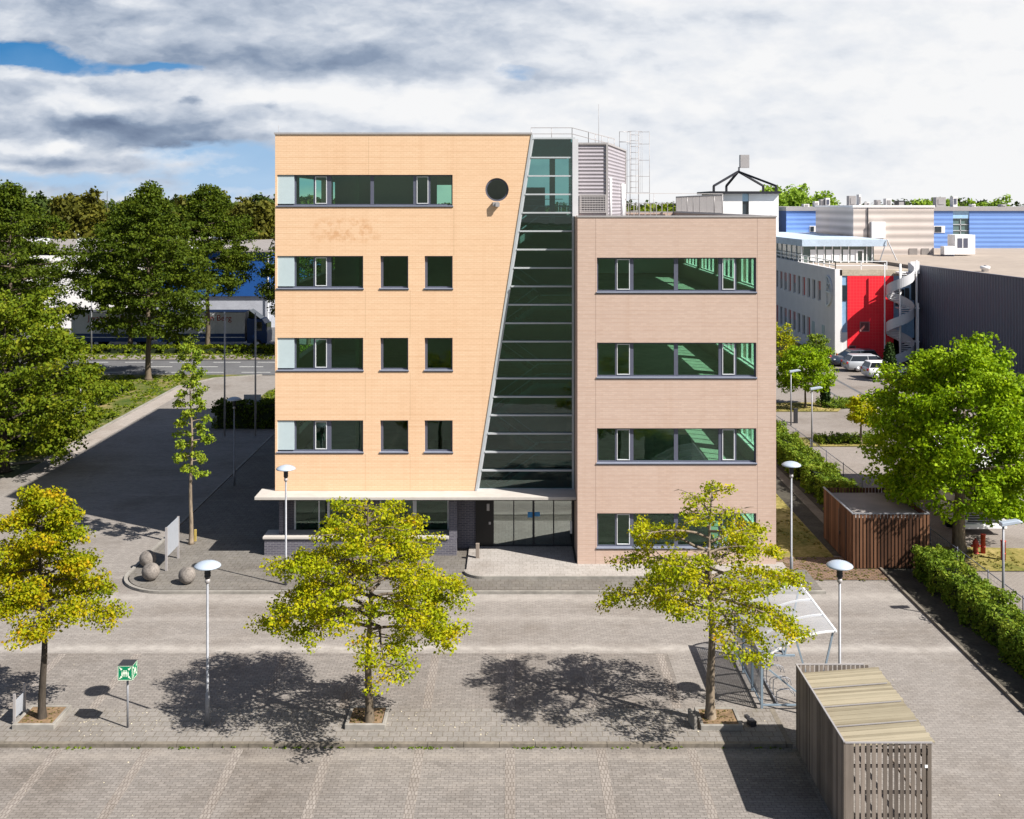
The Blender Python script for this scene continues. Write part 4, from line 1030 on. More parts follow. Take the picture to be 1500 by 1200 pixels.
for y in (by0+.05, by1-.05):
    for xt in (8.45, bx1-.06):
        zt = 1.46+.88*math.sin((xt-bx0)/(bx1-bx0)*PI/2)
        m = MB(); m.bar((9.05,y,.0),(xt,y,zt),.05); m.build('strut', stl, bsx)
    m = MB(); m.box(8.7,9.4,y-.04,y+.04,0,.05); m.build('foot', stl, bsx)
def arc(n=14): return [(bx0+(bx1-bx0)*i/n, 1.47+.86*math.sin(PI/2*(i/n)**.92)) for i in range(n+1)]
for i in range(4):
    y = yy[i]; m = MB(); a = arc()
    for p, q in zip(a[:-1], a[1:]): m.bar((p[0],y,p[1]),(q[0],y,q[1]),.055,.05)
    m.build('roof_rib', lgt, bsx)
m = MB(); a = arc()
for y0, y1 in zip(yy[:-1], yy[1:]):
    vs = []; 
    for x, z in a: vs += [(x,y0+.01,z+.035),(x,y1-.01,z+.035)]
    m.add(vs, [(2*i,2*i+1,2*i+3,2*i+2) for i in range(len(a)-1)], True)
m.build('roof_sheet', M['poly'], bsx)
m = MB(); m.bar((bx1,by0-.05,2.34),(bx1,by1+.05,2.34),.05); m.build('eaves_bar', lgt, bsx)
m = MB(); m.box(bx0-.09,bx0+.03,by0-.05,by1+.05,1.47,1.53); m.build('gutter', M['dark_metal'], bsx)
m = MB()   # perforated back panel
for i in range(44):
    y = by0+.08+(by1-by0-.16)*i/43; m.box(bx0+.04,bx0+.046,y-.012,y+.012,.2,1.38)
for i in range(16): z = .22+.075*i; m.box(bx0+.047,bx0+.051,by0+.06,by1-.06,z-.012,z+.012)
m.build('mesh_panel', M['galv'], bsx)
br = empty('bicycle_rack', (8.0,34.4,0), 'row of bent steel tube bicycle stands under the curved shelter', 'bicycle rack')
m = MB(); m.bar((7.95,by0+.2,.05),(7.95,by1-.2,.05),.05); m.build('base_rail', M['galv'], br)
for i in range(8):
    y = by0+.35+.43*i; m = MB(); z = .55 if i%2 else .38
    m.tube([(7.95,y,.05),(7.95,y,z),(8.05,y,z+.08),(8.3,y,z+.1),(8.45,y,z+.02),(8.5,y,z-.15)], .014, 5); m.tube([(7.97,y+.09,.05),(7.97,y+.09,z-.05),(8.1,y+.09,z+.02),(8.35,y+.09,z+.03),(8.45,y+.09,z-.1)], .014, 5); m.build('hoop', M['galv'], br)

# ---- front slatted shed
fx0, fx1, fy0, fy1, fh = 7.84, 9.95, 25.8, 30.15, 2.3
fs_ = empty('wooden_shed', (fx0, fy0, 0), 'weathered slatted wooden shed with a pale plank roof in the right foreground', 'shed')
m = MB(); yb = fy0
while yb < fy1-.05: m.box(fx0,fx0+.022,yb+.004,min(yb+.118,fy1-.002),.03+random.uniform(0,.02),fh-random.uniform(0,.012)); yb += .122
m.build('side_wall', M['wood_grey'], fs_)
m = MB(); m.box(fx0+.024,fx0+.07,fy0+.1,fy1-.06,.02,fh-.1); m.build('wall_lining', M['wood_grey'], fs_)
m = MB(); x = fx0+.03; k = 0
while x < fx1-.02:
    w = .088 if k not in (0,) else .11; m.box(x,min(x+w,fx1),fy0,fy0+.022,.03+random.uniform(0,.03),fh-.03-random.uniform(0,.012)); x += w+ (.006 if k == 0 else .042)+random.uniform(-.006,.006); k += 1
m.build('front_slats', M['wood_grey'], fs_)
m = MB(); x = fx0+.03
while x < fx1-.2: m.box(x,x+.085,fy1-.022,fy1,.03,fh); x += .125
m.build('rear_slats', M['wood_grey'], fs_)
m = MB()
for z in (.55,1.1,1.72,2.08): m.box(fx0+.08,fx1-.03,fy0+.024,fy0+.075,z-.035,z+.035); m.box(fx0+.08,fx1-.03,fy1-.075,fy1-.024,z-.035,z+.035); m.box(fx1-.07,fx1-.024,fy0+.08,fy1-.08,z-.035,z+.035)
for x_, y_ in ((fx0+.11,fy0+.11),(fx1-.08,fy0+.11),(fx0+.11,fy1-.12),(fx1-.08,fy1-.12)): m.box(x_-.04,x_+.04,y_-.034,y_+.044,0,2.14)
m.build('rail', M['wood_grey'], fs_)
m = MB(); m.box(fx0-.012,fx0+.03,fy0-.01,fy1+.01,fh+.002,fh+.03); m.box(fx0+.031,fx1-.02,fy0-.012,fy0+.03,fh-.024,fh+.006); m.box(fx0+.031,fx1-.25,fy1-.03,fy1+.012,fh+.002,fh+.03); m.build('metal_trim', M['trim'], fs_)
m = MB(); nb = 4; ly = (fy1-.12-fy0-.03)/nb; rd2 = random.Random(9)
for b in range(nb):
    ys = fy0+.032+b*ly; npl = 9
    for i in range(npl):
        y0 = ys+i*(ly-.02)/npl; y1 = ys+(i+1)*(ly-.02)/npl-.004; x1 = fx1+.03+rd2.uniform(0,.05)+.012*b
        zl = 2.13+.012*(i%2); zr = 2.30
        vs = [(fx0+.05,y0,zl-.02),(x1,y0,zr-.02),(x1,y1,zr-.02),(fx0+.05,y1,zl-.02),(fx0+.05,y0,zl),(x1,y0,zr),(x1,y1,zr),(fx0+.05,y1,zl)]
        m.add(vs, [(3,2,1,0),(4,5,6,7),(0,1,5,4),(1,2,6,5),(2,3,7,6),(3,0,4,7)])
m.build('roof', M['wood_tan'], fs_)
for b in range(1,nb): 
    y = fy0+.032+b*ly-.012; m = MB(); m.bar((fx0+.06,y,2.155),(fx1+.0,y,2.315),.018,.025); m.build('roof_strip', M['trim'], fs_)
m = MB(); m.box(fx1-.2,fx1-.13,fy0-.008,fy0-.002,1.7,1.77); m.build('latch_plate', M['paper_white'], fs_)
cbm = MB(); cbm.tube([(9.98,26.4,.03),(10.3,25.6,.012),(10.6,24.2,.012),(10.8,22,.012)], .012, 5, False); tag(cbm.build('cable', M['dark_metal']), 'thin dark cable lying on the paving beside the slatted shed', 'cable')

# ---- brown shed
rx0, rx1, ry0, ry1, rh = 14.0, 17.15, 44.9, 49.1, 2.30
rs_ = empty('wooden_shed', (rx0, ry0, 0), 'reddish brown slatted shed with a flat roof under the maple', 'shed')
m = MB(); m.box(rx0+.05,rx1-.05,ry0+.05,ry1-.05,.02,rh-.28); m.build('inner_wall', M['dark_soil_shade'], rs_)
m = MB(); x = rx0+.02
while x < rx1-.05: m.box(x,x+.094,ry0,ry0+.03,.06,rh-.02-random.uniform(0,.01)); x += .145
m.build('slat_wall', M['wood_red'], rs_)
m = MB(); x = rx0+.02
while x < rx1-.05: m.box(x,x+.105,ry1-.03,ry1,.06,rh-.02); x += .145
m.build('slat_wall', M['wood_red'], rs_)
m = MB(); y = ry0+.05
while y < ry1-.08:
    m.box(rx0,rx0+.03,y,y+.088,.06,rh-.02); y += .094
m.build('side_wall', M['wood_red'], rs_)
m = MB(); y = ry0+.05
while y < ry1-.08: m.box(rx1-.03,rx1,y,y+.088,.06,rh-.02); y += .094
m.build('side_wall', M['wood_red'], rs_)
m = MB()
for a, b in ((45.75,45.80),(46.75,46.80)): m.box(rx0-.014,rx0-.002,a,b,.1,2.0)
m.box(rx0-.03,rx0-.002,46.6,46.64,.95,1.1); m.build('door_frame', M['dark_metal'], rs_)
m = MB(); m.box(rx0+.1,rx1-.1,ry0+.1,ry1-.1,rh-.30,rh-.22); m.build('roof', M['roof_bitumen'], rs_)
m = MB(); 
m.box(rx0-.02,rx1+.02,ry0-.02,ry0+.05,rh-.018,rh+.02); m.box(rx0-.02,rx0+.05,ry0+.051,ry1+.02,rh-.018,rh+.02); m.box(rx1-.05,rx1+.02,ry0+.051,ry1+.02,rh-.018,rh+.02); m.build('roof_edge', M['galv'], rs_)

# ---- mesh fence beside the hedges
fe = empty('wire_fence', (18.0,38,0), 'low wire mesh fence with grey posts along the side lot', 'fence')
fpts = [(18.3,26),(18.2,38.9),(18.05,50),(17.85,62),(17.5,74)]
tot = []
for a, b in zip(fpts[:-1], fpts[1:]):
    n = max(1, round(math.dist(a,b)/2.9))
    for i in range(n): tot.append((a[0]+(b[0]-a[0])*i/n, a[1]+(b[1]-a[1])*i/n))
tot.append(fpts[-1])
for (x, y) in tot:
    m = MB(); m.tube([(x,y,0),(x,y,1.08)], .022, 6); m.build('post', M['frame'], fe)
m = MB()
for a, b in zip(fpts[:-1], fpts[1:]): m.bar((*a,1.0),(*b,1.0),.024)
m.build('top_rail', M['frame'], fe)
m = MB()
for a, b in zip(fpts[:-1], fpts[1:]):
    for z in (.12,.35,.58,.8): m.bar((*a,z),(*b,z),.007)
    L = math.dist(a,b); n = int(L/.25)
    for i in range(n):
        x, y = a[0]+(b[0]-a[0])*i/n, a[1]+(b[1]-a[1])*i/n; m.bar((x,y,.05),(x,y,1.0),.004)
m.build('wire_mesh', M['frame'], fe)

# ================================================================== VEHICLES
def body_sections(mb, secs, smooth=True):
    """secs: (x, halfwidth bottom, halfwidth shoulder, z bottom, z shoulder, crown z)"""
    rows = []
    for x, wb, w, zb, zs, zc in secs:
        rows.append([(x,-wb,zb),(x,-w,zb+.18),(x,-w,zs-.08),(x,-w*.94,zs),(x,-w*.5,zc),(x,0,zc+.01),(x,w*.5,zc),(x,w*.94,zs),(x,w,zs-.08),(x,w,zb+.18),(x,wb,zb)])
    k = len(rows[0]); vs = [p for r in rows for p in r]; fs = []
    for i in range(len(rows)-1):
        for j in range(k): fs.append((i*k+j, i*k+(j+1)%k, (i+1)*k+(j+1)%k, (i+1)*k+j))
    fs.append(tuple(range(k-1,-1,-1))); fs.append(tuple((len(rows)-1)*k+j for j in range(k)))
    mb.add(vs, fs, smooth)
def make_car(paint, kind='hatch'):
    e = empty('parked_car', (0,0,0))
    mb = MB()
    if kind == 'hatch': S = [(-1.98,.70,.78,.32,.88,.90),(-1.85,.76,.84,.22,.98,1.0),(-1.2,.78,.86,.20,.98,1.0),(.2,.78,.86,.20,.94,.96),(1.0,.78,.86,.20,.90,.95),(1.6,.77,.84,.20,.80,.86),(1.9,.72,.78,.22,.66,.70),(2.0,.60,.68,.34,.56,.58)]
    else: S = [(-2.25,.70,.80,.34,.88,.90),(-2.1,.78,.86,.22,.98,1.0),(-1.2,.80,.88,.20,.97,1.0),(.2,.80,.88,.20,.93,.95),(1.1,.80,.88,.20,.90,.94),(1.8,.78,.86,.20,.78,.84),(2.15,.72,.78,.22,.64,.68),(2.25,.60,.66,.34,.54,.56)]
    body_sections(mb, S); mb.build('body', paint, e)
    x0, x1, x2, x3 = (-1.9,-1.62,.35,1.12) if kind == 'hatch' else (-2.1,-1.7,.45,1.25)
    zt = 1.44 if kind == 'hatch' else 1.46
    mb = MB(); w0, w1 = .80, .62
    vs = [(x0,-w0,.94),(x3,-w0,.90),(x3,w0,.90),(x0,w0,.94),(x1,-w1,zt-.02),(x2,-w1,zt-.03),(x2,w1,zt-.03),(x1,w1,zt-.02)]
    mb.add(vs, [(3,2,1,0),(4,5,6,7),(0,1,5,4),(1,2,6,5),(2,3,7,6),(3,0,4,7)]); mb.build('window_glass', M['car_glass'], e)
    mb = MB(); vs = [(x1-.1,-w1-.02,zt-.03),(x2+.06,-w1-.02,zt-.05),(x2+.06,w1+.02,zt-.05),(x1-.1,w1+.02,zt-.03),(x1,-w1+.06,zt+.04),(x2-.1,-w1+.06,zt+.03),(x2-.1,w1-.06,zt+.03),(x1,w1-.06,zt+.04)]
    mb.add(vs, [(3,2,1,0),(4,5,6,7),(0,1,5,4),(1,2,6,5),(2,3,7,6),(3,0,4,7)]); 
    for s in (-1,1):
        for (a, b) in (((x0+.02,.96),(x1,zt)),((x3,.93),(x2,zt)),((-.35,.95),(-.35,zt-.01))):
            yb = s*(w0+.012); yt = s*(w1+.012)
            mb.bar((a[0],yb,a[1]),(b[0],yt,b[1]),.07,.035)
    mb.build('roof', paint, e, bevel=.015)
    wx = (-1.22,1.28) if kind == 'hatch' else (-1.35,1.38)
    for x in wx:
        for s in (-1,1):
            t = MB(); t.tube([(x,s*.66,.31),(x,s*.87,.31)], .31, 18); w = t.build('wheel', M['tyre'], e)
            r = MB(); r.tube([(x,s*.85,.31),(x,s*.882,.31)], .20, 14); r.build('rim', M['rim'], w)
    for s in (-1,1):
        t = MB(); t.box(-2.03 if kind=='hatch' else -2.3, -1.80 if kind=='hatch' else -2.05, s*.55, s*.80, .72,.92); t.build('tail_light', M['tail_red'], e, bevel=.02)
        t = MB(); t.box(1.78 if kind=='hatch' else 2.02, 1.985 if kind=='hatch' else 2.2, s*.46, s*.71, .56,.70); t.build('headlight', M['frame_light'], e, bevel=.03)
        t = MB(); t.box(.72,.86,s*.86,s*1.0,.95,1.07); t.build('wing_mirror', paint, e, bevel=.02)
    t = MB(); t.box(-2.0 if kind=='hatch' else -2.27,-1.9,-.26,.26,.62,.74); t.build('number_plate', plain('plate_yellow',(.55,.42,.05),.5), e)
    return e
def paint(name, c): 
    m = plain(name, c, .28, .0, var=.02, spec=.7); return m
c1 = make_car(paint('white_car_paint',(.70,.71,.74))); c1.location = (32.45,94.6,.01); c1.rotation_euler.z = R(4); tag(c1,'white hatchback parked in front of the red wall, nearest of the three cars','car','cars parked in front of the red wall')
c2 = make_car(paint('silver_car_paint',(.36,.38,.41)),'wagon'); c2.location = (32.2,98.6,.01); c2.rotation_euler.z = R(4); tag(c2,'silver estate car parked between the white and the dark car','car','cars parked in front of the red wall')
c3 = make_car(paint('dark_car_paint',(.03,.04,.06)),'wagon'); c3.location = (31.9,101.9,.01); c3.rotation_euler.z = R(186); tag(c3,'dark blue estate car parked closest to the red wall','car','cars parked in front of the red wall')

def truck_box(e, x0, x1, y0, y1, z0, z1, text, tx, zt):
    lower = z0+.55
    m = MB(); m.box(x0,x1,y0,y1,lower,z1); bx = m.build('cargo_box', plain('cargo_box_grey',(.42,.42,.44),.5), e)
    m = MB(); m.box(x0,x1,y0-.02,y1+.02,z0-.3,lower); m.box(x0-.02,x1+.02,y0-.01,y1+.01,z1,z1+.06); m.build('skirt', M['truck_blue'], e)
    m = MB(); m.box(x0,x1,y0-.03,y0-.021,lower-.42,lower-.36); m.build('stripe', M['white_metal'], e)
    if text: text_obj('lettering', text, .85, M['dark_red'], bx, Vector((tx, y0-.012, zt)), FACE_CAM, .006)
    for i in range(int((x1-x0)/1.9)): m = MB(); m.box(x0+.3+i*1.9,x0+.36+i*1.9,y0-.016,y0-.004,lower,z1-.05); m.build('rib', M['sign_back'], bx)
tk = empty('box_truck', (-32,115,0), 'long blue and grey haulage truck with its cab to the right behind the plane trees', 'truck')
truck_box(tk, -37.0, -27.9, 114.0, 116.5, 1.0, 3.75, 'van den Berg', -31.5, 3.15)
m = MB(); m.yprism([(-27.7,.55),(-25.6,.55),(-25.55,1.5),(-25.8,2.6),(-26.1,3.05),(-27.7,3.1)], 114.05, 116.45); m.build('cab', M['truck_blue'], tk, bevel=.05)
m = MB(); m.box(-26.9,-26.1,114.0,114.045,1.85,2.75); m.box(-25.72,-25.62,114.25,116.25,1.7,2.6); m.yprism([(-27.6,3.11),(-26.3,3.07),(-27.5,3.95)],114.3,116.2); m.build('cab_window', M['car_glass'], tk)
def wheels(e, xs, y0, y1, r=.48):
    for x in xs:
        for s, y in ((1,y0),(-1,y1)):
            t = MB(); t.tube([(x,y,r),(x,y+s*.32,r)], r, 18); w = t.build('wheel', M['tyre'], e)
            k = MB(); k.tube([(x,y-s*.01,r),(x,y+s*.1,r)], r*.5, 12); k.build('rim', M['rim'], w)
wheels(tk, (-35.6,-34.4,-26.6), 114.02, 116.48)
m = MB(); m.box(-36.8,-27.9,114.6,115.9,.7,1.0); m.build('chassis', M['dark_metal'], tk)
tl = empty('truck_trailer', (-41,115,0), 'blue and grey box trailer coupled behind the haulage truck', 'trailer')
truck_box(tl, -46.0, -37.9, 114.0, 116.5, 1.0, 3.75, 'J van den Berg', -41.8, 3.15)
m = MB(); m.box(-45.8,-38,114.6,115.9,.7,1.0); m.box(-37.99,-37.1,115.1,115.4,.75,.9); m.build('chassis', M['dark_metal'], tl)
wheels(tl, (-44.6,-43.4,-39.4), 114.02, 116.48)
# white lorry under the maple, facing the camera
lo = empty('white_lorry', (21.3,50,0), 'white lorry cab facing forward, half hidden behind the maple crown', 'lorry')
lx0, lx1 = WX(1402,49.6), WX(1474,49.6)
m = MB(); m.xprism([(49.6,.45),(49.5,1.2),(49.55,1.7),(49.9,2.9),(50.3,3.25),(51.6,3.3),(51.6,.45)], lx0, lx1); m.build('cab', paint('lorry_paint',(.62,.62,.62)), lo, bevel=.06)
m = MB(); m.add([(lx0+.12,49.565,1.62),(lx1-.12,49.565,1.62),(lx1-.18,49.86,2.75),(lx0+.18,49.86,2.75)], [(0,1,2,3)]); m.box(lx0+.3,lx1-.3,49.48,49.53,1.05,1.35); m.build('windscreen', M['car_glass'], lo)
m = MB()
for i in range(4): m.box(lx0+.35,lx1-.35,49.47,49.52,.62+.11*i,.67+.11*i)
m.build('grille', M['dark_metal'], lo)
for a in (lx0+.1,lx1-.42): m = MB(); m.box(a,a+.32,49.46,49.54,.62,.85); m.build('headlight', M['frame_light'], lo, bevel=.02)
m = MB(); m.box(lx0+.04,lx1-.04,49.4,49.6,.32,.55); m.build('bumper', M['white_metal'], lo, bevel=.03)
m = MB(); m.box(lx0-.1,lx1+.1,52.0,59.0,1.0,3.6); m.build('cargo_box', M['white_metal'], lo)
wheels(lo, (), 0, 0)
for x in (lx0+.02, lx1-.3):
    for y in (50.9,57.4):
        t = MB(); t.tube([(x,y,.48),(x+.28,y,.48)], .48, 18); t.build('wheel', M['tyre'], lo)
m = MB(); m.box(lx0+.5,lx1-.5,51.6,58.8,.6,.95); m.build('chassis', M['dark_metal'], lo)

# ================================================================== NEIGHBOURING BUILDINGS
# grey office with red front
GX, GY = 31.05, 105.0
gb = empty('office_building', (GX,GY,0), 'grey office with a bright red front panel and a glass roof pavilion', 'office building')
gz = 8.8
up = [(109.9+1.95*i) for i in range(24)]
gho = [[(y,5.3),(y+1.05,5.3),(y+1.05,7.3),(y,7.3)] for y in up]+[[(y+3.9,1.15),(y+4.95,1.15),(y+4.95,3.25),(y+3.9,3.25)] for y in up]
wall_yz('wall', [(GY+.4,0),(172,0),(172,gz),(GY+.4,gz)], gho, GX, GX+.35, M['render_grey'], gb)
redb = plain('red_blind', (.45,.06,.05), .7); winb = plain('far_window_dark', (.025,.035,.045), .15, spec=.7)
for i, y in enumerate(up):
    for j, (yy_, z0, z1) in enumerate(((y,5.3,7.3),(y+3.9,1.15,3.25))):
        m = MB(); frame_rect2 = None
        m.box(GX+.18,GX+.24,yy_,yy_+1.05,z0,z1); w = m.build('window', winb, gb)
        m = MB(); m.box(GX+.12,GX+.178,yy_,yy_+.07,z0,z1); m.box(GX+.12,GX+.178,yy_+.98,yy_+1.05,z0,z1); m.box(GX+.12,GX+.178,yy_+.072,yy_+.978,z0,z0+.07); m.build('frame', M['frame_light'], w)
        f = [.5,0,0,1,0,0,1,.5,.45,.0,1][(i+3*j)%11] if (i+2*j)%5 else .45
        if f: m = MB(); m.box(GX+.150,GX+.17,yy_+.08,yy_+.97,z1-(z1-z0)*f,z1); m.build('blind', redb, w)
for y in (108.4,112.0): m = MB(); m.box(GX-.03,GX-.002,y,y+1.0,.05,3.0); m.box(GX-.05,GX-.031,y+.1,y+.9,1.0,2.8); m.build('door', M['spandrel'], gb)
m = MB(); m.box(GX,GX+.68,GY,GY+.4,0,gz); m.build('corner_wall', M['render_white'], gb)
# round facade emblem seen from the side
m = MB(); cy, cz = 107.55, 6.55
ringp = [(cy-1.75*math.sin(a)*1.0, cz+1.45*math.cos(a)) for a in [PI*i/18 for i in range(19)]]
for p, q in zip(ringp[:-1], ringp[1:]): m.bar((GX-.08,p[0],p[1]),(GX-.08,q[0],q[1]),.16,.16)
for p, q in (((cy,cz+1.45),(cy,cz-1.45)),((cy,cz-.1),(cy-1.7,cz-.1)),((cy,cz+1.3),(cy-1.2,cz)),((cy-.5,cz+.7),(cy-1.1,cz+.2)),((cy-.2,cz+.35),(cy-1.0,cz+.75))): m.bar((GX-.08,*p),(GX-.08,*q),.15,.15)
m.build('emblem', plain('emblem_grey',(.55,.58,.60),.5), gb)
m = MB(); rz = WZ(404,GY); m.box(WX(1241.5,GY),WX(1309,GY),GY+.02,GY+.38,0,rz); m.build('red_wall', M['red_panel'], gb)
m = MB(); M['sky_blue'] = plain('sky_blue_panel',(.24,.38,.55),.4); m.box(GX+.681,WX(1241.5,GY)-.002,GY+.1,GY+.3,WZ(487,GY),WZ(404,GY)); m.build('blue_panel', M['sky_blue'], gb); m = MB(); m.box(WX(1309,GY),38.7,GY+.1,GY+.3,WZ(495,GY),WZ(404,GY)); m.build('blue_panel', M['sky_blue'], gb)
m = MB(); m.box(GX+.681,WX(1241.5,GY)-.002,GY+.05,GY+.35,0,WZ(487,GY)-.002); m.build('corner_wall', M['render_white'], gb)
for a in ((GX+.72,WX(1241,GY),WZ(440.5,GY),WZ(418,GY)),(WX(1326,GY),WX(1332,GY),WZ(452,GY),WZ(422,GY)),(WX(1335,GY),WX(1340,GY),WZ(440,GY),WZ(408,GY)),(WX(1312,GY),WX(1325,GY),WZ(448,GY),WZ(424,GY))):
    m = MB(); m.box(a[0],a[1],GY+.03,GY+.09,a[2],a[3]); m.build('window', winb, gb)
for (u0,u1,v0,v1) in ((1260,1273,485,472),(1244,1253,520,507)):
    m = MB(); x0,x1,z0,z1 = WX(u0,GY),WX(u1,GY),WZ(v0,GY),WZ(v1,GY); m.box(x0,x1,GY-.02,GY+.018,z0,z1); w = m.build('window', plain('brown_shutter',(.16,.05,.05),.5), gb)
    m = MB(); frame_rect(m,x0-.04,x1+.04,z0-.04,z1+.04,GY-.04,GY-.021,.06); m.build('frame', plain('dull_frame',(.35,.2,.2),.5), w)
m = MB(); m.box(WX(1230,GY)+.02,39.0,GY-.0,GY+.5,rz+.002,gz-.05); m.build('parapet', plain('sandy_parapet',(.42,.36,.28),.9,var=.2), gb)
m = MB(); m.box(GX+.36,39,GY+.5,171.9,gz-.35,gz-.1); m.build('roof', M['roof_brown'], gb)
# terrace railing
m = MB()
pl_ = [(GX+.1,150),(GX+.1,GY+.2),(WX(1300,GY),GY+.2)]
for a, b in zip(pl_[:-1], pl_[1:]):
    L = math.dist(a,b); n = int(L/1.9)
    for i in range(n+1): x, y = a[0]+(b[0]-a[0])*i/n, a[1]+(b[1]-a[1])*i/n; m.bar((x,y,gz-.05),(x,y,gz+.75),.07)
    for z in (.35,.75): m.bar((*a,gz+z),(*b,gz+z),.07)
m.build('terrace_railing', M['white_metal'], gb)
# pavilion
PY = 118.0; pz0, pz1, pz2 = gz-.1, WZ(361,PY), WZ(351,PY)
x0, x1 = WX(1175,PY), WX(1299,PY)
m = MB(); m.prism([(x0,PY),(x1,PY),(x1,PY+14),(x0-2.5,PY+34),(x0-.3,PY+34)][:3]+[(x1,PY+34),(x0-1.0,PY+34)], pz1, pz2); m.build('pavilion_roof', plain('pale_blue_fascia',(.42,.50,.60),.5), gb)
m = MB(); m.prism([(x0+.3,PY+.6),(x1-1.2,PY+.6),(x1-1.2,PY+30),(x0+.3,PY+30)], pz0, pz1-.002); m.build('pavilion_glazing', plain('pavilion_glass',(.10,.14,.13),.12,spec=.8), gb)
for u0, u1 in ((1187,1195),(1198,1207),(1210,1219),(1222,1231),(1235,1243),(1246,1254)):
    m = MB(); m.box(WX(u0,PY+.5),WX(u1,PY+.5),PY+.5,PY+.58,pz0+.2,WZ(366,PY)); m.build('roller_blind', M['white_metal'], gb)
m = MB(); frame_rect(m, WX(1256,PY),WX(1267,PY),WZ(391,PY),WZ(366,PY),PY+.4,PY+.55,.16); m.build('pavilion_door', M['white_metal'], gb)
for i in range(12): y = PY+1.2+i*2.2; m = MB(); m.box(x0+.22,x0+.29,y,y+.12,pz0,pz1); m.build('mullion', M['white_metal'], gb)
for u in (1175.5,1196.5,1208.5,1220.5,1233,1244.5,1271,1279): m = MB(); m.box(WX(u,PY),WX(u,PY)+.1,PY+.45,PY+.55,pz0,pz1-.003); m.build('mullion', M['white_metal'], gb)
m = MB()
m.bar((WX(1281,PY),PY-1.5,gz),(WX(1296,PY),PY-.1,pz1+.1),.08); m.bar((WX(1308,PY),PY-1.5,gz),(WX(1299,PY),PY-.1,pz2),.08); m.build('strut', M['galv'], gb)
# spiral stair
ss = empty('spiral_stair', (36.75,103.4,0), 'white spiral fire escape stair in front of the red wall', 'spiral stair')
scx, scy, sr = 36.75, 103.4, 1.25
m = MB(); m.tube([(scx,scy,0),(scx,scy,9.4)], .10, 10); m.build('centre_pole', M['white_metal'], ss)
turns = 2.457; H_ = 8.6; n = 50; A0 = -2.244
m = MB()
for i in range(n):
    a = A0+2*PI*turns*i/n; a2 = a+2*PI*turns/n*1.1; z = H_*(i+1)/n
    vs = [(scx+.08*math.cos(a),scy+.08*math.sin(a),z),(scx+sr*math.cos(a),scy+sr*math.sin(a),z),(scx+sr*math.cos(a2),scy+sr*math.sin(a2),z),(scx+.08*math.cos(a2),scy+.08*math.sin(a2),z)]
    m.add(vs+[(x,y,z_-.05) for x,y,z_ in vs], [(0,1,2,3),(7,6,5,4),(0,4,5,1),(1,5,6,2),(2,6,7,3),(3,7,4,0)])
m.build('tread', M['white_metal'], ss)
m = MB(); n2 = 96; vs = []; fs = []
for i in range(n2+1):
    a = A0+2*PI*turns*i/n2; z = H_*i/n2
    for r_, dz_ in ((sr,-.02),(sr,.92),(sr+.02,.92),(sr+.02,-.02)): vs.append((scx+r_*math.cos(a),scy+r_*math.sin(a),z+dz_))
for i in range(n2):
    for q in range(4): fs.append((i*4+q,i*4+(q+1)%4,(i+1)*4+(q+1)%4,(i+1)*4+q))
m.add(vs, fs); m.build('balustrade', M['trim2'], ss)
for (x, y, h) in ((38.2,103.2,9.7),(38.7,104.4,9.7),(38.0,102.2,5.8),(35.55,104.2,9.4)): m = MB(); m.bar((x,y,0),(x,y,h),.10); m.build('post', M['white_metal'], ss)
m = MB(); m.box(36.8,38.8,103.9,104.9,8.45,8.6); m.box(36.8,38.8,103.9,104.9,5.1,5.2); m.box(37.6,38.8,103.9,104.9,1.9,2.0)
m.build('landing', M['white_metal'], ss)
m = MB(); m.box(37.9,38.75,103.86,103.9,8.6,9.6); m.build('landing_guard', M['white_metal'], ss)
# dark hall
dh = empty('warehouse', (39.2,100,0), 'dark ribbed metal hall with a brown gravel roof', 'warehouse')
dz_ = 9.1
m = MB(); m.prism([(38.9,GY+.6),(40.6,84),(42.5,60),(42.9,60),(41.0,84),(39.3,GY+.6)], 0, dz_); m.build('wall', M['corr_dark'], dh)
m = MB(); m.prism([(38.85,GY+.6),(40.55,84),(42.45,60),(42.7,60),(40.8,84),(39.1,GY+.6)], dz_, dz_+.12); m.build('roof_edge', M['frame'], dh)
m = MB(); m.prism([(39.31,GY+.62),(41.01,84),(42.91,60),(140,60),(140,150),(39.31,150)], dz_-.4, dz_-.06); m.build('roof', M['roof_brown'], dh)
m = MB(); m.prism([(39.4,GY+.7),(39.4,149),(39.8,149),(39.8,GY+.7)], 0, dz_-.42); m.box(43,140,60,60.3,0,dz_-.42); m.build('rear_wall', M['corr_dark'], dh)
for (u, v, s, h, lb) in ((1443,391,.9,.9,'white round roof vent on the dark hall near its front edge'),(1408,370,2.3,2.4,'large white air handling unit on the dark hall roof'),(1388,374,1.2,1.1,'small white duct box beside the large unit on the dark hall roof')):
    Y = F*(HC-dz_)/(v+6-300) if v > 380 else 128.0+(0 if s > 2 else -1.5)
    x = WX(u, Y); e = empty('roof_unit', (x,Y,dz_-.06), lb, 'air unit', 'air units on the flat roofs')
    m = MB()
    if s < 1: m.lathe([(.3,0),(.3,.25),(.42,.26),(.42,.45),(.35,.5)], (x,Y,dz_-.06), 16)
    else: m.box(x-s/2,x+s/2,Y-s/2,Y+s/2,dz_+.15,dz_+h)
    m.build('casing', M['white_metal'], e)
    m = MB()
    if s > 2: m.box(x-.9,x-.35,Y-s/2-.03,Y-s/2-.002,dz_+.9,dz_+2.0); m.box(x-.2,x+.3,Y-s/2-.03,Y-s/2-.002,dz_+.9,dz_+2.0)
    elif s < 1: m.lathe([(.12,0),(.12,.06)], (x,Y,dz_+.44), 10)
    else: m.box(x-s/2,x+s/2,Y-.5,Y+.5,dz_-.05,dz_+.148)
    m.build('louvre', M['frame'], e)
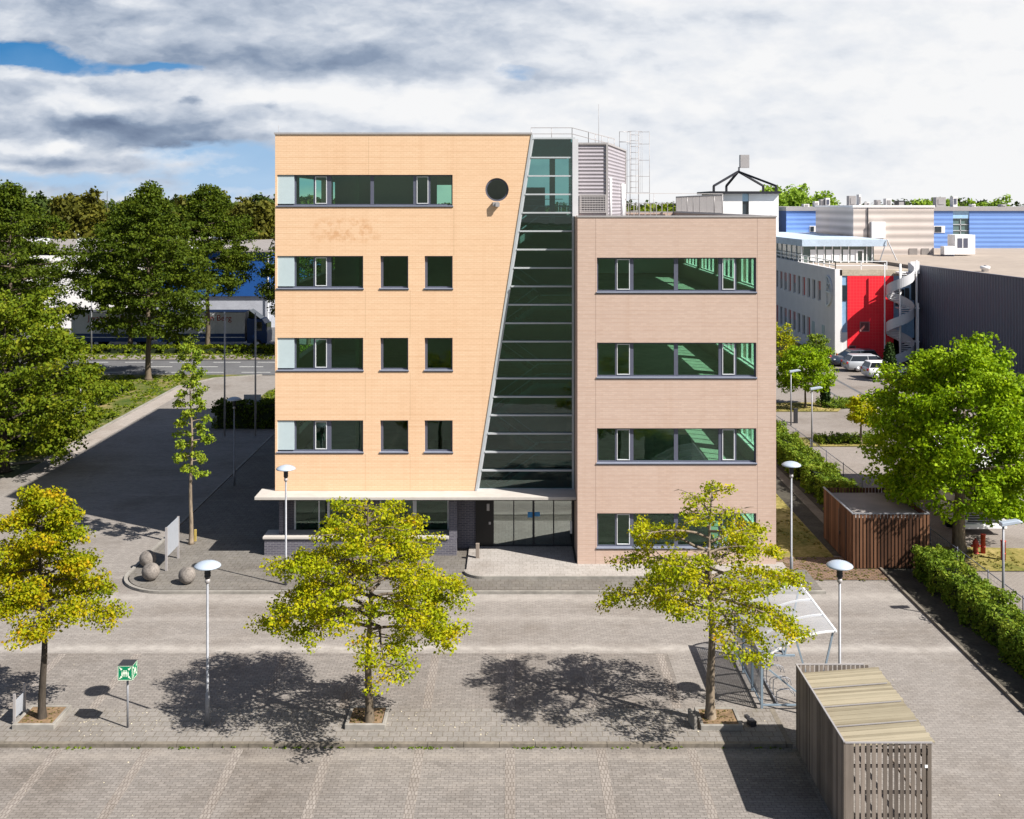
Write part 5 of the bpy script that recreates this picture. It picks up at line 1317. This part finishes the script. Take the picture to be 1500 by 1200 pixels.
# beige hall
bh_ = empty('warehouse', (45,130,0), 'beige and brown striped metal hall behind the roof pavilion', 'warehouse')
bz = WZ(304,130); m = MB(); m.prism([(WX(1250,130),130),(WX(1368,130),130),(WX(1368,130),146),(40.6,146),(WX(1215,141),141)], 0, bz); m.build('wall', M['corr_beige'], bh_)
m = MB(); m.prism([(WX(1250,130)-.1,129.9),(WX(1368,130)+.1,129.9),(WX(1368,130)+.1,146.1),(40.5,146.1),(WX(1215,141)-.1,141)], bz+.001, bz+.25); m.build('roof_edge', M['render_white'], bh_)
m = MB(); m.box(WX(1277,129.5),WX(1297,129.5),129.5,129.99,WZ(349,129.5),WZ(325,129.5)); m.build('door', M['white_metal'], bh_)
m = MB(); m.box(WX(1271,129.9),WX(1271.8,129.9),129.85,129.98,7,bz); m.build('pipe', M['dark_metal'], bh_)
for u0, u1 in ((1332,1344),(1350,1361)):
    m = MB(); m.box(WX(u0,129.9),WX(u1,129.9),129.93,129.99,WZ(375,129.9),WZ(364,129.9)); w = m.build('window', M['roof_bitumen'], bh_)
# blue hall
bl = empty('warehouse', (60,150,0), 'long bright blue metal hall behind the dark hall', 'warehouse')
zb = WZ(309,150); BX0 = WX(1152,150)
m = MB(); m.box(BX0,WX(1396,150),150,190,0,zb); m.box(WX(1420,150),160,150,190,0,zb); m.build('wall', M['corr_blue'], bl)
m = MB(); m.prism([(WX(1143,165),165),(BX0-.01,150.2),(BX0-.01,165)], 0, zb); m.build('side_wall', plain('deep_blue_panel',(.02,.06,.20),.5), bl)
m = MB(); m.box(BX0-.1,160,149.8,190.2,zb+.001,zb+.55); m.build('roof_edge', M['trim'], bl)
m = MB(); m.box(WX(1396,150)+.01,WX(1420,150)-.01,150.3,151,5,WZ(320,150)); w = m.build('window', plain('green_grey_glass',(.10,.16,.16),.1,spec=.8), bl)
m = MB(); m.box(WX(1396,150)+.01,WX(1420,150)-.01,150.1,151,WZ(320,150)+.002,zb); m.build('blue_panel', MATS.get('x') or plain('light_blue_panel',(.30,.48,.68),.4), bl)
m = MB(); 
for v in (320,329,338,347,356): m.box(WX(1396,150)+.02,WX(1420,150)-.02,150.2,150.29,WZ(v,150)-.06,WZ(v,150)+.06)
m.box(WX(1408,150)-.05,WX(1408,150)+.05,150.2,150.28,5,zb); m.build('mullion', M['mullion'], w)
for (u0,u1,v0,v1) in ((1186,1214,340,331),(1368,1384,341,331)):
    m = MB(); m.box(WX(u0,150),WX(u1,150),149.93,149.99,WZ(v0,150),WZ(v1,150)); w = m.build('window', M['render_white'], bl)
    m = MB(); m.box(WX(u0,150)+.1,WX(u0+6,150) if u0<1200 else WX(u1,150)-.5,149.88,149.925,WZ(v0-1,150),WZ(v1+1,150)); m.build('pane', winb, w)
rd = random.Random(21)
units = [(1195,6,8),(1203,5,11),(1211,6,13),(1180,8,4),(1247,10,16),(1258,3,18),(1270,4,7),(1285,6,10),(1300,8,12),(1318,12,9),(1376,14,14),(1397,6,15),(1424,5,4),(1468,7,4)]
nmz = ['pale boxy','tall narrow','twin fan','low flat','grey slatted','thin chimney like','small square','cream','stacked white','dark topped','large white','dark faced','small low','flat silver']
for i, (u, w, h) in enumerate(units):
    Y = 153+rd.uniform(0,6); sc = Y/F
    x = WX(u,Y); e = empty('roof_unit', (x,Y,zb+.55), nmz[i]+' rooftop unit on the skyline, number '.replace(', number ','')+(' above the blue wall' if u<1214 or u>1370 else ' behind the beige hall roof'), 'air unit', 'air units on the flat roofs')
    m = MB(); m.box(x-w*sc/2,x+w*sc/2,Y-.6,Y+.6,zb+.551,zb+.55+h*sc); m.build('casing', M['dark_metal'] if i == 9 else (M['trim'] if i%3==1 else M['render_white']), e)
    m = MB(); m.box(x-w*sc*.3,x+w*sc*.3,Y-.65,Y-.602,zb+.55+h*sc*.25,zb+.55+h*sc*.8); m.build('louvre', M['frame'] if i in (2,11) else M['trim'], e)
# white tower with pyramid frame
TY = 140.0
tw = empty('tower', (WX(1095,TY),TY,0), 'white tower block with a dark flat roof behind the pink wing', 'tower')
tx0, tx1 = WX(1046,TY), WX(1140.5,TY); tz = WZ(284,TY)
m = MB(); m.box(tx0,WX(1087.5,TY),TY,TY+9,0,tz); m.box(WX(1097,TY),tx1,TY,TY+9,0,tz); m.build('wall', M['render_white'], tw)
m = MB(); m.box(WX(1087.5,TY)+.01,WX(1097,TY)-.01,TY+.15,TY+8,WZ(295,TY),tz); m.build('blue_panel', MATS.get('x') or plain('pale_blue_panel',(.35,.50,.62),.4), tw)
m = MB(); m.box(WX(1087.5,TY)+.01,WX(1097,TY)-.01,TY+.2,TY+8,2,WZ(295,TY)-.01); m.build('window', winb, tw)
m = MB(); m.box(WX(1039,TY),WX(1142.5,TY),TY-.5,TY+9.4,tz+.001,tz+.32); m.build('roof', M['frame_dark'], tw)
m = MB(); ax = WX(1091,TY); az = WZ(250,TY)
fm_ = []
for (u, yy_) in ((1045.5,TY),(1137,TY),(1118,TY+7),(1064,TY+7)):
    x = WX(u,yy_); m.bar((x,yy_,tz+.3),(x,yy_,WZ(272.5,yy_)),.28); m.bar((x,yy_,WZ(272.5,yy_)),(ax,TY+4,az),.24)
m.build('roof_frame', M['frame_dark'], tw)
m = MB(); m.box(WX(1084,TY+4),WX(1097,TY+4),TY+3.7,TY+4.5,WZ(246,TY+4),WZ(227,TY+4)); m.bar((ax+.1,TY+4.1,az-.2),(ax+.1,TY+4.1,az+.6),.2); m.build('sign_box', M['trim'], tw)
# blue and grey warehouse on the left
WY = 133.0
lw = empty('warehouse', (-40,WY,0), 'blue and grey warehouse behind the plane trees', 'warehouse')
wz, wm_ = WZ(369,WY), WZ(434,WY); wx1 = WX(396,WY)
m = MB(); m.box(WX(212,WY),wx1,WY,WY+40,wm_,wz); m.build('upper_wall', M['blue_panel'], lw)
m = MB(); m.box(WX(212,WY),wx1-.2,WY+.3,WY+39,0,wm_-.001); m.build('lower_wall', plain('grey_wall_panel',(.33,.34,.38),.6), lw)
m = MB(); m.box(-110,WX(212,WY)-.01,WY-.4,WY+40,0,WZ(374,WY)); m.build('white_wall', M['render_white'], lw)
m = MB(); m.box(-110.3,wx1+.2,WY-.6,WY+46.3,wz+.001,wz+.2); m.build('roof', M['roof_bitumen'], lw)
m = MB(); m.box(-110.3,wx1+.2,WY+46.31,WY+46.6,wz,wz+.5); m.build('parapet', M['render_white'], lw)
m = MB(); m.box(WX(392.5,WY),WX(393.8,WY),WY-.12,WY-.002,0,wz); m.build('downpipe', M['white_metal'], lw)
m = MB(); m.box(wx1-7,wx1+5,WY+.6,WY+20,0,wm_-.3); m.build('annex', plain('annex_panel',(.45,.46,.50),.6), lw)
for (u, w, h, lb) in ((123,1.1,1.1,'white roof box with a round vent on the left warehouse'),(62,1.8,1.2,'white roof unit half hidden by the leftmost plane tree'),(288,1.2,.9,'low roof unit glimpsed between the two right plane trees')):
    x = WX(u,WY+3); e = empty('roof_unit', (x,WY+3,wz), lb, 'air unit', 'air units on the flat roofs'); m = MB(); m.box(x-w/2,x+w/2,WY+2,WY+3.2,wz+.351,wz+.35+h); m.build('casing', M['white_metal'], e)
    m = MB(); m.lathe([(.2,0),(.24,.15),(0,.2)], (x-w*.2,WY+2.6,wz+.35+h), 12); m.build('vent', M['galv'], e)

# ================================================================== HEDGES AND TREES
hedge('hedge', 16.3, 17.4, 24.0, 44.3, 1.2, 'long clipped green hedge at the right edge in front of the brown shed', 11, dens=560)
hedge('hedge', 15.5, 16.7, 51.0, 78.0, 1.3, 'long clipped green hedge behind the brown shed beside the lawn', 12, dens=420, size=.11)
hedge('hedge', 19.2, 24.2, 68.2, 69.8, .45, 'low hedge on the grass island nearest to the lamp posts', 13, dens=300, size=.10)
hedge('hedge', 23.0, 25.6, 80.2, 82.2, .4, 'tiny low bush at the tip of the farther grass island', 14, dens=300, size=.10)
hedge('hedge', -19.9, -9.5, 73.0, 74.4, 1.7, 'dark clipped hedge in the shadow behind the flagpoles', 15, 'leaf_dark', dens=260, size=.12)
hedge('hedge', -70, -17, 109.2, 111.6, .7, 'low shrub row along the far side of the street', 16, 'leaf_olive', dens=90, size=.2)
hedge('hedge', 19.4, 29.5, 103.2, 104.6, .6, 'low dark shrubs at the foot of the red fronted building', 17, 'leaf_dark', dens=120, size=.16)
hedge('hedge', 37.5, 39, 100.5, 102.5, 1.0, 'small dark shrub below the spiral stair', 19, 'leaf_dark', dens=120, size=.16)
for (x0,x1,y0,y1,h,lb,s) in ((-34,-29.6,66,71,1.1,'rounded shrub bed in the verge closest to the drive',1),(-45,-31,74,80,1.0,'tall grassy shrubs around the small sign in the left verge',2),(-40,-30.5,80.5,88,.8,'shrub bed in the left verge nearest to the street',3)):
    hedge('shrub', x0, x1, y0, y1, h, lb, 30+s, 'leaf_olive' if s!=2 else 'leaf_hedge', dens=110, size=.16)

def prof_oak(l, r):
    def f(t, az):
        base = 2.55+.5*math.sin(min(1,t/.3)*PI/2) if t < .3 else 3.05*(1-((t-.3)/.7)**1.6*.80)
        c = math.cos(az); k = (r if c > 0 else l); return base/3.05*(abs(c)*k+(1-abs(c))*(l+r)/2)
    return f
def pos(u, v, z=.1): p = G(u, v, z); return (p.x, p.y, z)
t = empty('oak_tree', pos(541,1062), 'middle young oak with lime yellow leaves in front of the orange facade', 'tree', 'young oaks along the parking bays')
make_tree(t, 6.5, 3.1, prof_oak(3.0,2.85), 3, .13, 'leaf_yellow', .074, 38000, 34, .29, 12, clump=.35, twigs=6, top_open=.9, flat=.6)
t = empty('oak_tree', pos(1041,1057), 'right young oak with sparse yellow green leaves and a snapped double top', 'tree', 'young oaks along the parking bays')
make_tree(t, 6.9, 3.35, prof_oak(2.9,2.5), 17, .15, 'leaf_yellow', .076, 21000, 27, .24, 10, clump=.33, twigs=6, top_open=1.5, bark='bark_light', flat=.6)
def prof_l(t, az):
    return 1.8*(1-.2*t/.42) if t < .42 else (.75 if t < .56 else 1.5*(1-((t-.56)/.44)*.75))
t = empty('oak_tree', pos(62,1057), 'left young oak with orange tinted leaves at the left edge of the picture', 'tree', 'young oaks along the parking bays')
make_tree(t, 6.7, 3.3, prof_l, 5, .12, 'leaf_orange', .075, 32000, 34, .24, 12, clump=.36, twigs=6, bark='bark_dark', flat=.65)
t = empty('columnar_tree', pos(280,797), 'young columnar tree with thin bright leaves beside the shaded drive', 'tree')
make_tree(t, 8.9, 3.1, lambda t,a: .85*(1-.55*t), 8, .10, 'leaf_lime', .11, 4200, 34, .1, 8, clump=.24, twigs=4, bark='bark_light')
def prof_m(t, az): return 3.95*math.sin(PI*min(1,(.22+.72*t)))**.7*(1+.06*math.sin(3*az))*(1-.16*max(0,t-.5)/.5)*(1-.08*max(0,-math.cos(az)))
t = empty('maple_tree', (19.35,47.3,0), 'big bright green maple with a dense round crown above the brown shed', 'tree')
make_tree(t, 8.5, 2.1, prof_m, 23, .30, 'leaf_maple', .135, 66000, 40, .12, 22, clump=.50, twigs=4, bark='bark_light', fill=360, flat=.72)
t = empty('broad_tree', (-28.6,61.5,0), 'broad dark green tree overhanging the left verge, nearest on the left', 'tree')
make_tree(t, 9.6, 1.0, lambda t,a: 5.1*math.sin(PI*min(1,(.25+.70*t)))**.7, 22, .3, 'leaf_olive', .17, 42000, 36, .14, 20, clump=.55, twigs=4, fill=340, bark='bark_dark', flat=.6)
def prof_p(R_): return lambda t, az: R_*((.72+.28*math.sin(PI*min(1,t/.35)*.5)) if t < .35 else (1-((t-.35)/.65)**1.6*.93))*(1+.12*math.sin(2*az+R_*7)+.1*math.sin(t*21+R_*3))
pl_sp = [(-42.5,92.5,16.6,5.6,'dark plane tree at the far left of the street row'),
         (-31.1,93.4,16.6,4.7,'dark plane tree with its trunk standing at the grass tip by the drive'),
         (-31.0,111.3,16.8,4.5,'dark plane tree nearest to the orange facade, in front of the truck cab'),
         (-39.5,113.0,15.5,4.8,'dark plane tree behind the others, in front of the trailer'),
         (-20.6,110.5,15.0,5.0,'plane tree mostly hidden behind the left edge of the office building'),
         (-52.5,111.5,14.0,4.3,'plane tree glimpsed at the left edge behind the broad tree')]
for i, (x, y, h, r, lb) in enumerate(pl_sp):
    t = empty('plane_tree', (x,y,.05), lb, 'tree', 'plane trees along the street')
    make_tree(t, h, (4.6,4.2,6.8,5.2,4,4)[i], prof_p(r), 40+i, .26, 'leaf_dark', .20, 38000, 44, .16, 8, clump=.62, twigs=4, fill=330, bark='bark', flat=.58)
# small round trees in the side lot
bt = [(G(1180,597), 4.2, 1.5, 2.05, 'leaf_maple', 'round crowned little tree on the farther grass island'),
      (G(1142.5,545), 4.2, 1.4, 1.3, 'leaf_yellow', 'yellow bush tree just right of the pink wing'),
      (G(1261,652), 2.8, 1.5, .85, 'leaf_yellow', 'small yellowing tree at the left edge of the maple crown'),
      (G(1196,560), 3.9, 1.8, .9, 'leaf_hedge', 'thin young tree rising behind the round crowned tree')]
for i, (p, h, c0, r, lf, lb) in enumerate(bt):
    t = empty('small_tree', tuple(p), lb, 'tree')
    make_tree(t, h, c0, (lambda R_: lambda t, az: R_*math.sin(PI*min(1,(.25+.65*t)))**.6)(r), 60+i, .09, lf, .14, 11000 if i == 0 else 2600, 18, .1, 18, clump=.36, twigs=4, fill=150 if i == 0 else 20, flat=.7)
def conifer(p, h, r, lb, seed):
    e = empty('conifer', tuple(p), lb, 'conifer'); rg = np.random.default_rng(seed); n = 360
    m = MB(); m.tube([p, p+Vector((0,0,h*.9))], [.08,.02], 6); m.build('trunk', M['bark_dark'], e)
    z = rg.random(n)**.9*h*.97+.08; a = rg.random(n)*2*PI; rr = r*np.sin(np.clip((z/h)*.86+.12,0,1)*PI)**.6*.85
    leaves_mesh('crown', np.stack([p.x+rr*np.cos(a), p.y+rr*np.sin(a), z+p.z],1), np.full(n,.16), np.full(n,9), .15, seed, 1.4, M['leaf_conifer'], e, up=.1)
conifer(G(1303,560), 3.3, .50, 'slender dark conifer at the end of the white car', 3)
conifer(G(1209,597), 2.0, .26, 'tiny conifer beside the trunk of the round crowned tree', 4)
# trees behind the warehouses
far = [(-72,182,15.8,5.5,'leaf_rust','rust tinted tree behind the warehouse at the far left'),
       (-70+7.5,196,15.4,5.0,'leaf_far','dark tree behind the roof box of the left warehouse'),
       (-52,185,15.6,6.0,'leaf_rust','rust tinted round tree behind the warehouse, between the plane trees'),
       (-44,200,16.2,5.5,'leaf_far','dark tree behind the warehouse next to the orange facade'),
       (-42,178,15.0,4.3,'leaf_rust','olive tree rising just left of the building behind the warehouse roof'),
       (-36,190,15.6,4.6,'leaf_rust','yellowish tree directly beside the left edge of the orange facade'),
       (-85,190,16.0,6.0,'leaf_far','tall tree partly behind the leftmost plane tree'),
       (58,235,18.2,8.5,'leaf_farbright','bright green tree rising directly right of the white tower'),
       (66,240,16.8,6.5,'leaf_farbright','bright green tree second from the white tower'),
       (52.5,225,15.4,5.5,'leaf_farbright','lower bright tree tucked against the white tower'),
       (102,262,15.4,7.5,'leaf_farbright','bright tree behind the beige hall above its right end'),
       (114,262,15.2,7.0,'leaf_farbright','bright tree between the beige hall and the white roof box'),
       (130,262,15.6,6.5,'leaf_farbright','bright tree above the window strip of the blue hall'),
       (140,262,15.0,6.0,'leaf_farbright','small bright tree above the blue hall, second from the right edge'),
       (154,262,16.4,7.0,'leaf_farbright','bright tree at the right edge of the picture above the blue hall')]
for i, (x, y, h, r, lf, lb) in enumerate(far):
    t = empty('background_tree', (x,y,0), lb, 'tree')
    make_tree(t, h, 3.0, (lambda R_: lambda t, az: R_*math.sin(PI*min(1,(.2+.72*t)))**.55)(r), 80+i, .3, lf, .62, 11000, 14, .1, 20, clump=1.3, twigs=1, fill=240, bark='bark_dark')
def wood_band(name, label, x0, x1, y, h, leaf, n, seed, size=1.0, dep=60):
    rg = np.random.default_rng(seed); cx = rg.uniform(x0,x1,n); cy = y+rg.uniform(0,dep,n)
    top = h*(.86+.10*np.sin(cx*.05+seed)+.06*np.sin(cx*.21)); cz = top-rg.random(n)**1.6*h*.6-1.5
    o = leaves_mesh(name, np.stack([cx,cy,cz],1), np.full(n,3.4), np.full(n,55), size, seed, .8, M[leaf], None); tag(o, label, kind='stuff')
wood_band('woodland', 'far dark tree line along the horizon on the left', -330, -20, 400, 17.6, 'leaf_far', 900, 5, 1.3)
wood_band('woodland', 'distant green tree line along the horizon behind the building and to the right', -20, 420, 380, 16.8, 'leaf_far', 1000, 6, 1.3)
wood_band('woodland', 'tree tops seen between the roof railings', 20, 70, 200, 15.9, 'leaf_olive', 240, 7, .9, 20)
q = W(106,296,500); e = empty('tower', (q.x,500,0), 'tiny red and white building top on the far horizon', 'building')
m = MB(); m.box(q.x-2,q.x+4,500,506,0,q.z-.8); m.build('wall', M['render_white'], e); m = MB(); m.box(q.x-2.1,q.x+1,499.8,506,q.z-.79,q.z+.4); m.build('roof', M['red_paint'], e)
q = W(157,280,420); m = MB(); m.tube([(q.x,420,0),(q.x,420,q.z)], [.25,.08], 6); o = m.build('radio_mast', M['dark_metal'], None, (q.x,420,0)); tag(o, 'hair thin radio mast far away above the left tree line', 'mast')

# ================================================================== LIGHT, SKY, CAMERA
EXP = 1.0
sun_dir = Vector((.877,-.519,1)).normalized()
sd = bpy.data.lights.new('sun', 'SUN'); sd.energy = 5.0; sd.angle = R(.5); sd.color = (1,.955,.88)
so = bpy.data.objects.new('sun', sd); col.objects.link(so); so.rotation_euler = sun_dir.to_track_quat('Z','Y').to_euler()
wd = bpy.data.worlds.new('World'); scene.world = wd; wd.use_nodes = True
class WN(N):
    def __init__(s, w): s.nt = w.node_tree; s.nt.nodes.clear(); s.out = s.nt.nodes.new('ShaderNodeOutputWorld')
w = WN(wd)
tc = w.n('ShaderNodeTexCoord'); sp = w.n('ShaderNodeSeparateXYZ'); w.l(tc.outputs['Generated'], sp.inputs[0])
ay = w.mth('MAXIMUM', w.mth('ABSOLUTE', sp.outputs[1]), .15)
u0 = w.mth('DIVIDE', sp.outputs[0], ay); w0 = w.mth('DIVIDE', sp.outputs[2], ay)
cb = w.n('ShaderNodeCombineXYZ'); w.l(w.mth('MULTIPLY', u0, 7.5), cb.inputs[0]); w.l(w.mth('MULTIPLY', w0, 16), cb.inputs[1]); w.l(w.mth('MULTIPLY', w.mth('SIGN', sp.outputs[1]), 3.7), cb.inputs[2])
nz = w.n('ShaderNodeTexNoise'); nz.inputs['Scale'].default_value = 1.5; nz.inputs['Detail'].default_value = 9; nz.inputs['Roughness'].default_value = .56; w.l(cb.outputs[0], nz.inputs['Vector'])
nsp = w.n('ShaderNodeSeparateColor'); w.l(nz.outputs['Color'], nsp.inputs[0])
nb = w.noise(cb.outputs[0], .62, 5, .5); nf = w.noise(cb.outputs[0], 3.6, 7, .6)
u1 = w.mth('ADD', u0, w.mth('MULTIPLY', w.mth('SUBTRACT', nsp.outputs[0], .5), .10))
w1 = w.mth('ADD', w0, w.mth('MULTIPLY', w.mth('SUBTRACT', nsp.outputs[1], .5), .04))
def gauss(x, y, sx_, sy_, amp, slope=0.0):
    """bump at photo position (x,y) px"""
    cu, cw = (x-750)/F, (300-y)/F
    a = w.mth('DIVIDE', w.mth('SUBTRACT', u1, cu), sx_/F)
    b = w.mth('DIVIDE', w.mth('SUBTRACT', w.mth('SUBTRACT', w1, cw), w.mth('MULTIPLY', w.mth('SUBTRACT', u1, cu), slope)), sy_/F)
    r2 = w.mth('ADD', w.mth('MULTIPLY', a, a), w.mth('MULTIPLY', b, b))
    return w.mth('MULTIPLY', w.mth('EXPONENT', w.mth('MULTIPLY', r2, -1)), amp)
def total(lst):
    s = lst[0]
    for x in lst[1:]: s = w.mth('ADD', s, x)
    return s
hole = total([gauss(0,80,130,17,1.5,-.12), gauss(235,102,70,10,.8,-.06), gauss(765,104,60,16,.55), gauss(330,226,150,20,.75), gauss(385,262,140,20,.75), gauss(60,264,170,14,.75), gauss(250,285,200,10,.5), gauss(640,250,60,20,.2), gauss(1450,85,120,10,.25), gauss(1270,150,120,8,.15)])
dark = total([gauss(430,92,300,28,.42), gauss(150,20,320,40,.30), gauss(560,10,240,40,.15), gauss(760,30,100,40,.18), gauss(130,182,210,20,.46), gauss(60,236,150,8,.25), gauss(120,272,200,10,.15), gauss(290,148,14,6,.5), gauss(390,155,22,7,.4), gauss(1000,180,160,16,.10), gauss(1100,20,200,30,.06), gauss(250,212,110,10,.35)])
lite = total([gauss(110,112,170,12,.55), gauss(60,216,80,9,.9), gauss(225,226,70,10,.5), gauss(370,278,60,8,.4), gauss(560,145,200,22,.25), gauss(330,25,260,26,.10)])
# puffy relief: cloud density here minus density a little higher, so tops are lit and undersides grey
def puff(dz):
    c2 = w.n('ShaderNodeCombineXYZ'); w.l(w.mth('MULTIPLY', u1, 6.0), c2.inputs[0]); w.l(w.mth('MULTIPLY', w.mth('ADD', w1, dz), 13.0), c2.inputs[1]); w.l(w.mth('MULTIPLY', w.mth('SIGN', sp.outputs[1]), 5.1), c2.inputs[2])
    return w.noise(c2.outputs[0], 1.1, 5, .5)
relief = w.mth('SUBTRACT', puff(0.0), puff(.016))
rb = w.mth('MULTIPLY_ADD', u0, .9, .58, clamp=True)
B = w.mth('ADD', w.mth('MULTIPLY_ADD', rb, .42, .56), w.mth('MULTIPLY', w.mth('SUBTRACT', nf, .5), .42))
B = w.mth('ADD', B, w.mth('MULTIPLY', relief, w.mth('MULTIPLY_ADD', rb, -1.6, 2.2)))
B = w.mth('ADD', B, w.mth('MULTIPLY', w.mth('SUBTRACT', nb, .5), .30))
B = w.mth('ADD', w.mth('SUBTRACT', B, w.mth('MULTIPLY', dark, .85)), w.mth('MULTIPLY', lite, .5), clamp=True)
S_ = 1/2**EXP
def sc3(c, k=S_): return tuple(x*k for x in c)
cc = w.ramp(B, [(.0,sc3((.135,.185,.29))),(.3,sc3((.27,.34,.46))),(.55,sc3((.52,.58,.68))),(.78,sc3((.80,.83,.88))),(.97,sc3((.93,.935,.945)))])
blue = w.ramp(w.mth('MULTIPLY', w1, 6, clamp=True), [(.15,sc3((.42,.60,.82))),(.5,sc3((.25,.46,.74))),(.85,sc3((.06,.25,.55)))])
cov = w.mth('SUBTRACT', 1.0, w.mth('MULTIPLY', w.mth('SUBTRACT', w.mth('ADD', hole, w.mth('MULTIPLY', w.mth('SUBTRACT', nf, .5), .9)), .30), 2.6, clamp=True))
skyc = w.mix(blue, cc, cov)
sky = w.n('ShaderNodeTexSky'); sky.sky_type = 'NISHITA'; sky.sun_disc = False; sky.sun_elevation = math.asin(sun_dir.z); sky.sun_rotation = math.atan2(sun_dir.x, sun_dir.y)
bg1 = w.n('ShaderNodeBackground'); w.l(sky.outputs[0], bg1.inputs[0]); bg1.inputs[1].default_value = .055
bg2 = w.n('ShaderNodeBackground'); w.l(skyc, bg2.inputs[0]); bg2.inputs[1].default_value = 1.0
# the bright cloud bank lies low in front; overhead and behind is clear deep sky
el = w.mth('SUBTRACT', 1.0, w.mth('MULTIPLY', w.mth('SUBTRACT', sp.outputs[2], .20), 6.0, clamp=True))
fw = w.mth('MULTIPLY_ADD', sp.outputs[1], 3.0, .55, clamp=True)
fw = w.mth('MAXIMUM', fw, .42)
mx = w.n('ShaderNodeMixShader'); w.l(w.mth('MULTIPLY', el, fw), mx.inputs[0]); w.l(bg1.outputs[0], mx.inputs[1]); w.l(bg2.outputs[0], mx.inputs[2]); w.l(mx.outputs[0], w.out.inputs['Surface'])

cd = bpy.data.cameras.new('camera'); co = bpy.data.objects.new('camera', cd); col.objects.link(co)
co.location = (0,0,HC); co.rotation_euler = (R(90),0,0); cd.sensor_width = 36; cd.lens = F/1500*36; cd.shift_y = -.2; cd.clip_end = 9000; cd.clip_start = .5
scene.camera = co
scene.view_settings.view_transform = 'Standard'; scene.view_settings.look = 'None'; scene.view_settings.exposure = EXP; scene.view_settings.gamma = 1
scene.render.engine = 'CYCLES'
cy_ = scene.cycles; cy_.max_bounces = 7; cy_.diffuse_bounces = 3; cy_.glossy_bounces = 3; cy_.transmission_bounces = 6; cy_.transparent_max_bounces = 16; cy_.sample_clamp_indirect = 6; cy_.use_denoising = True
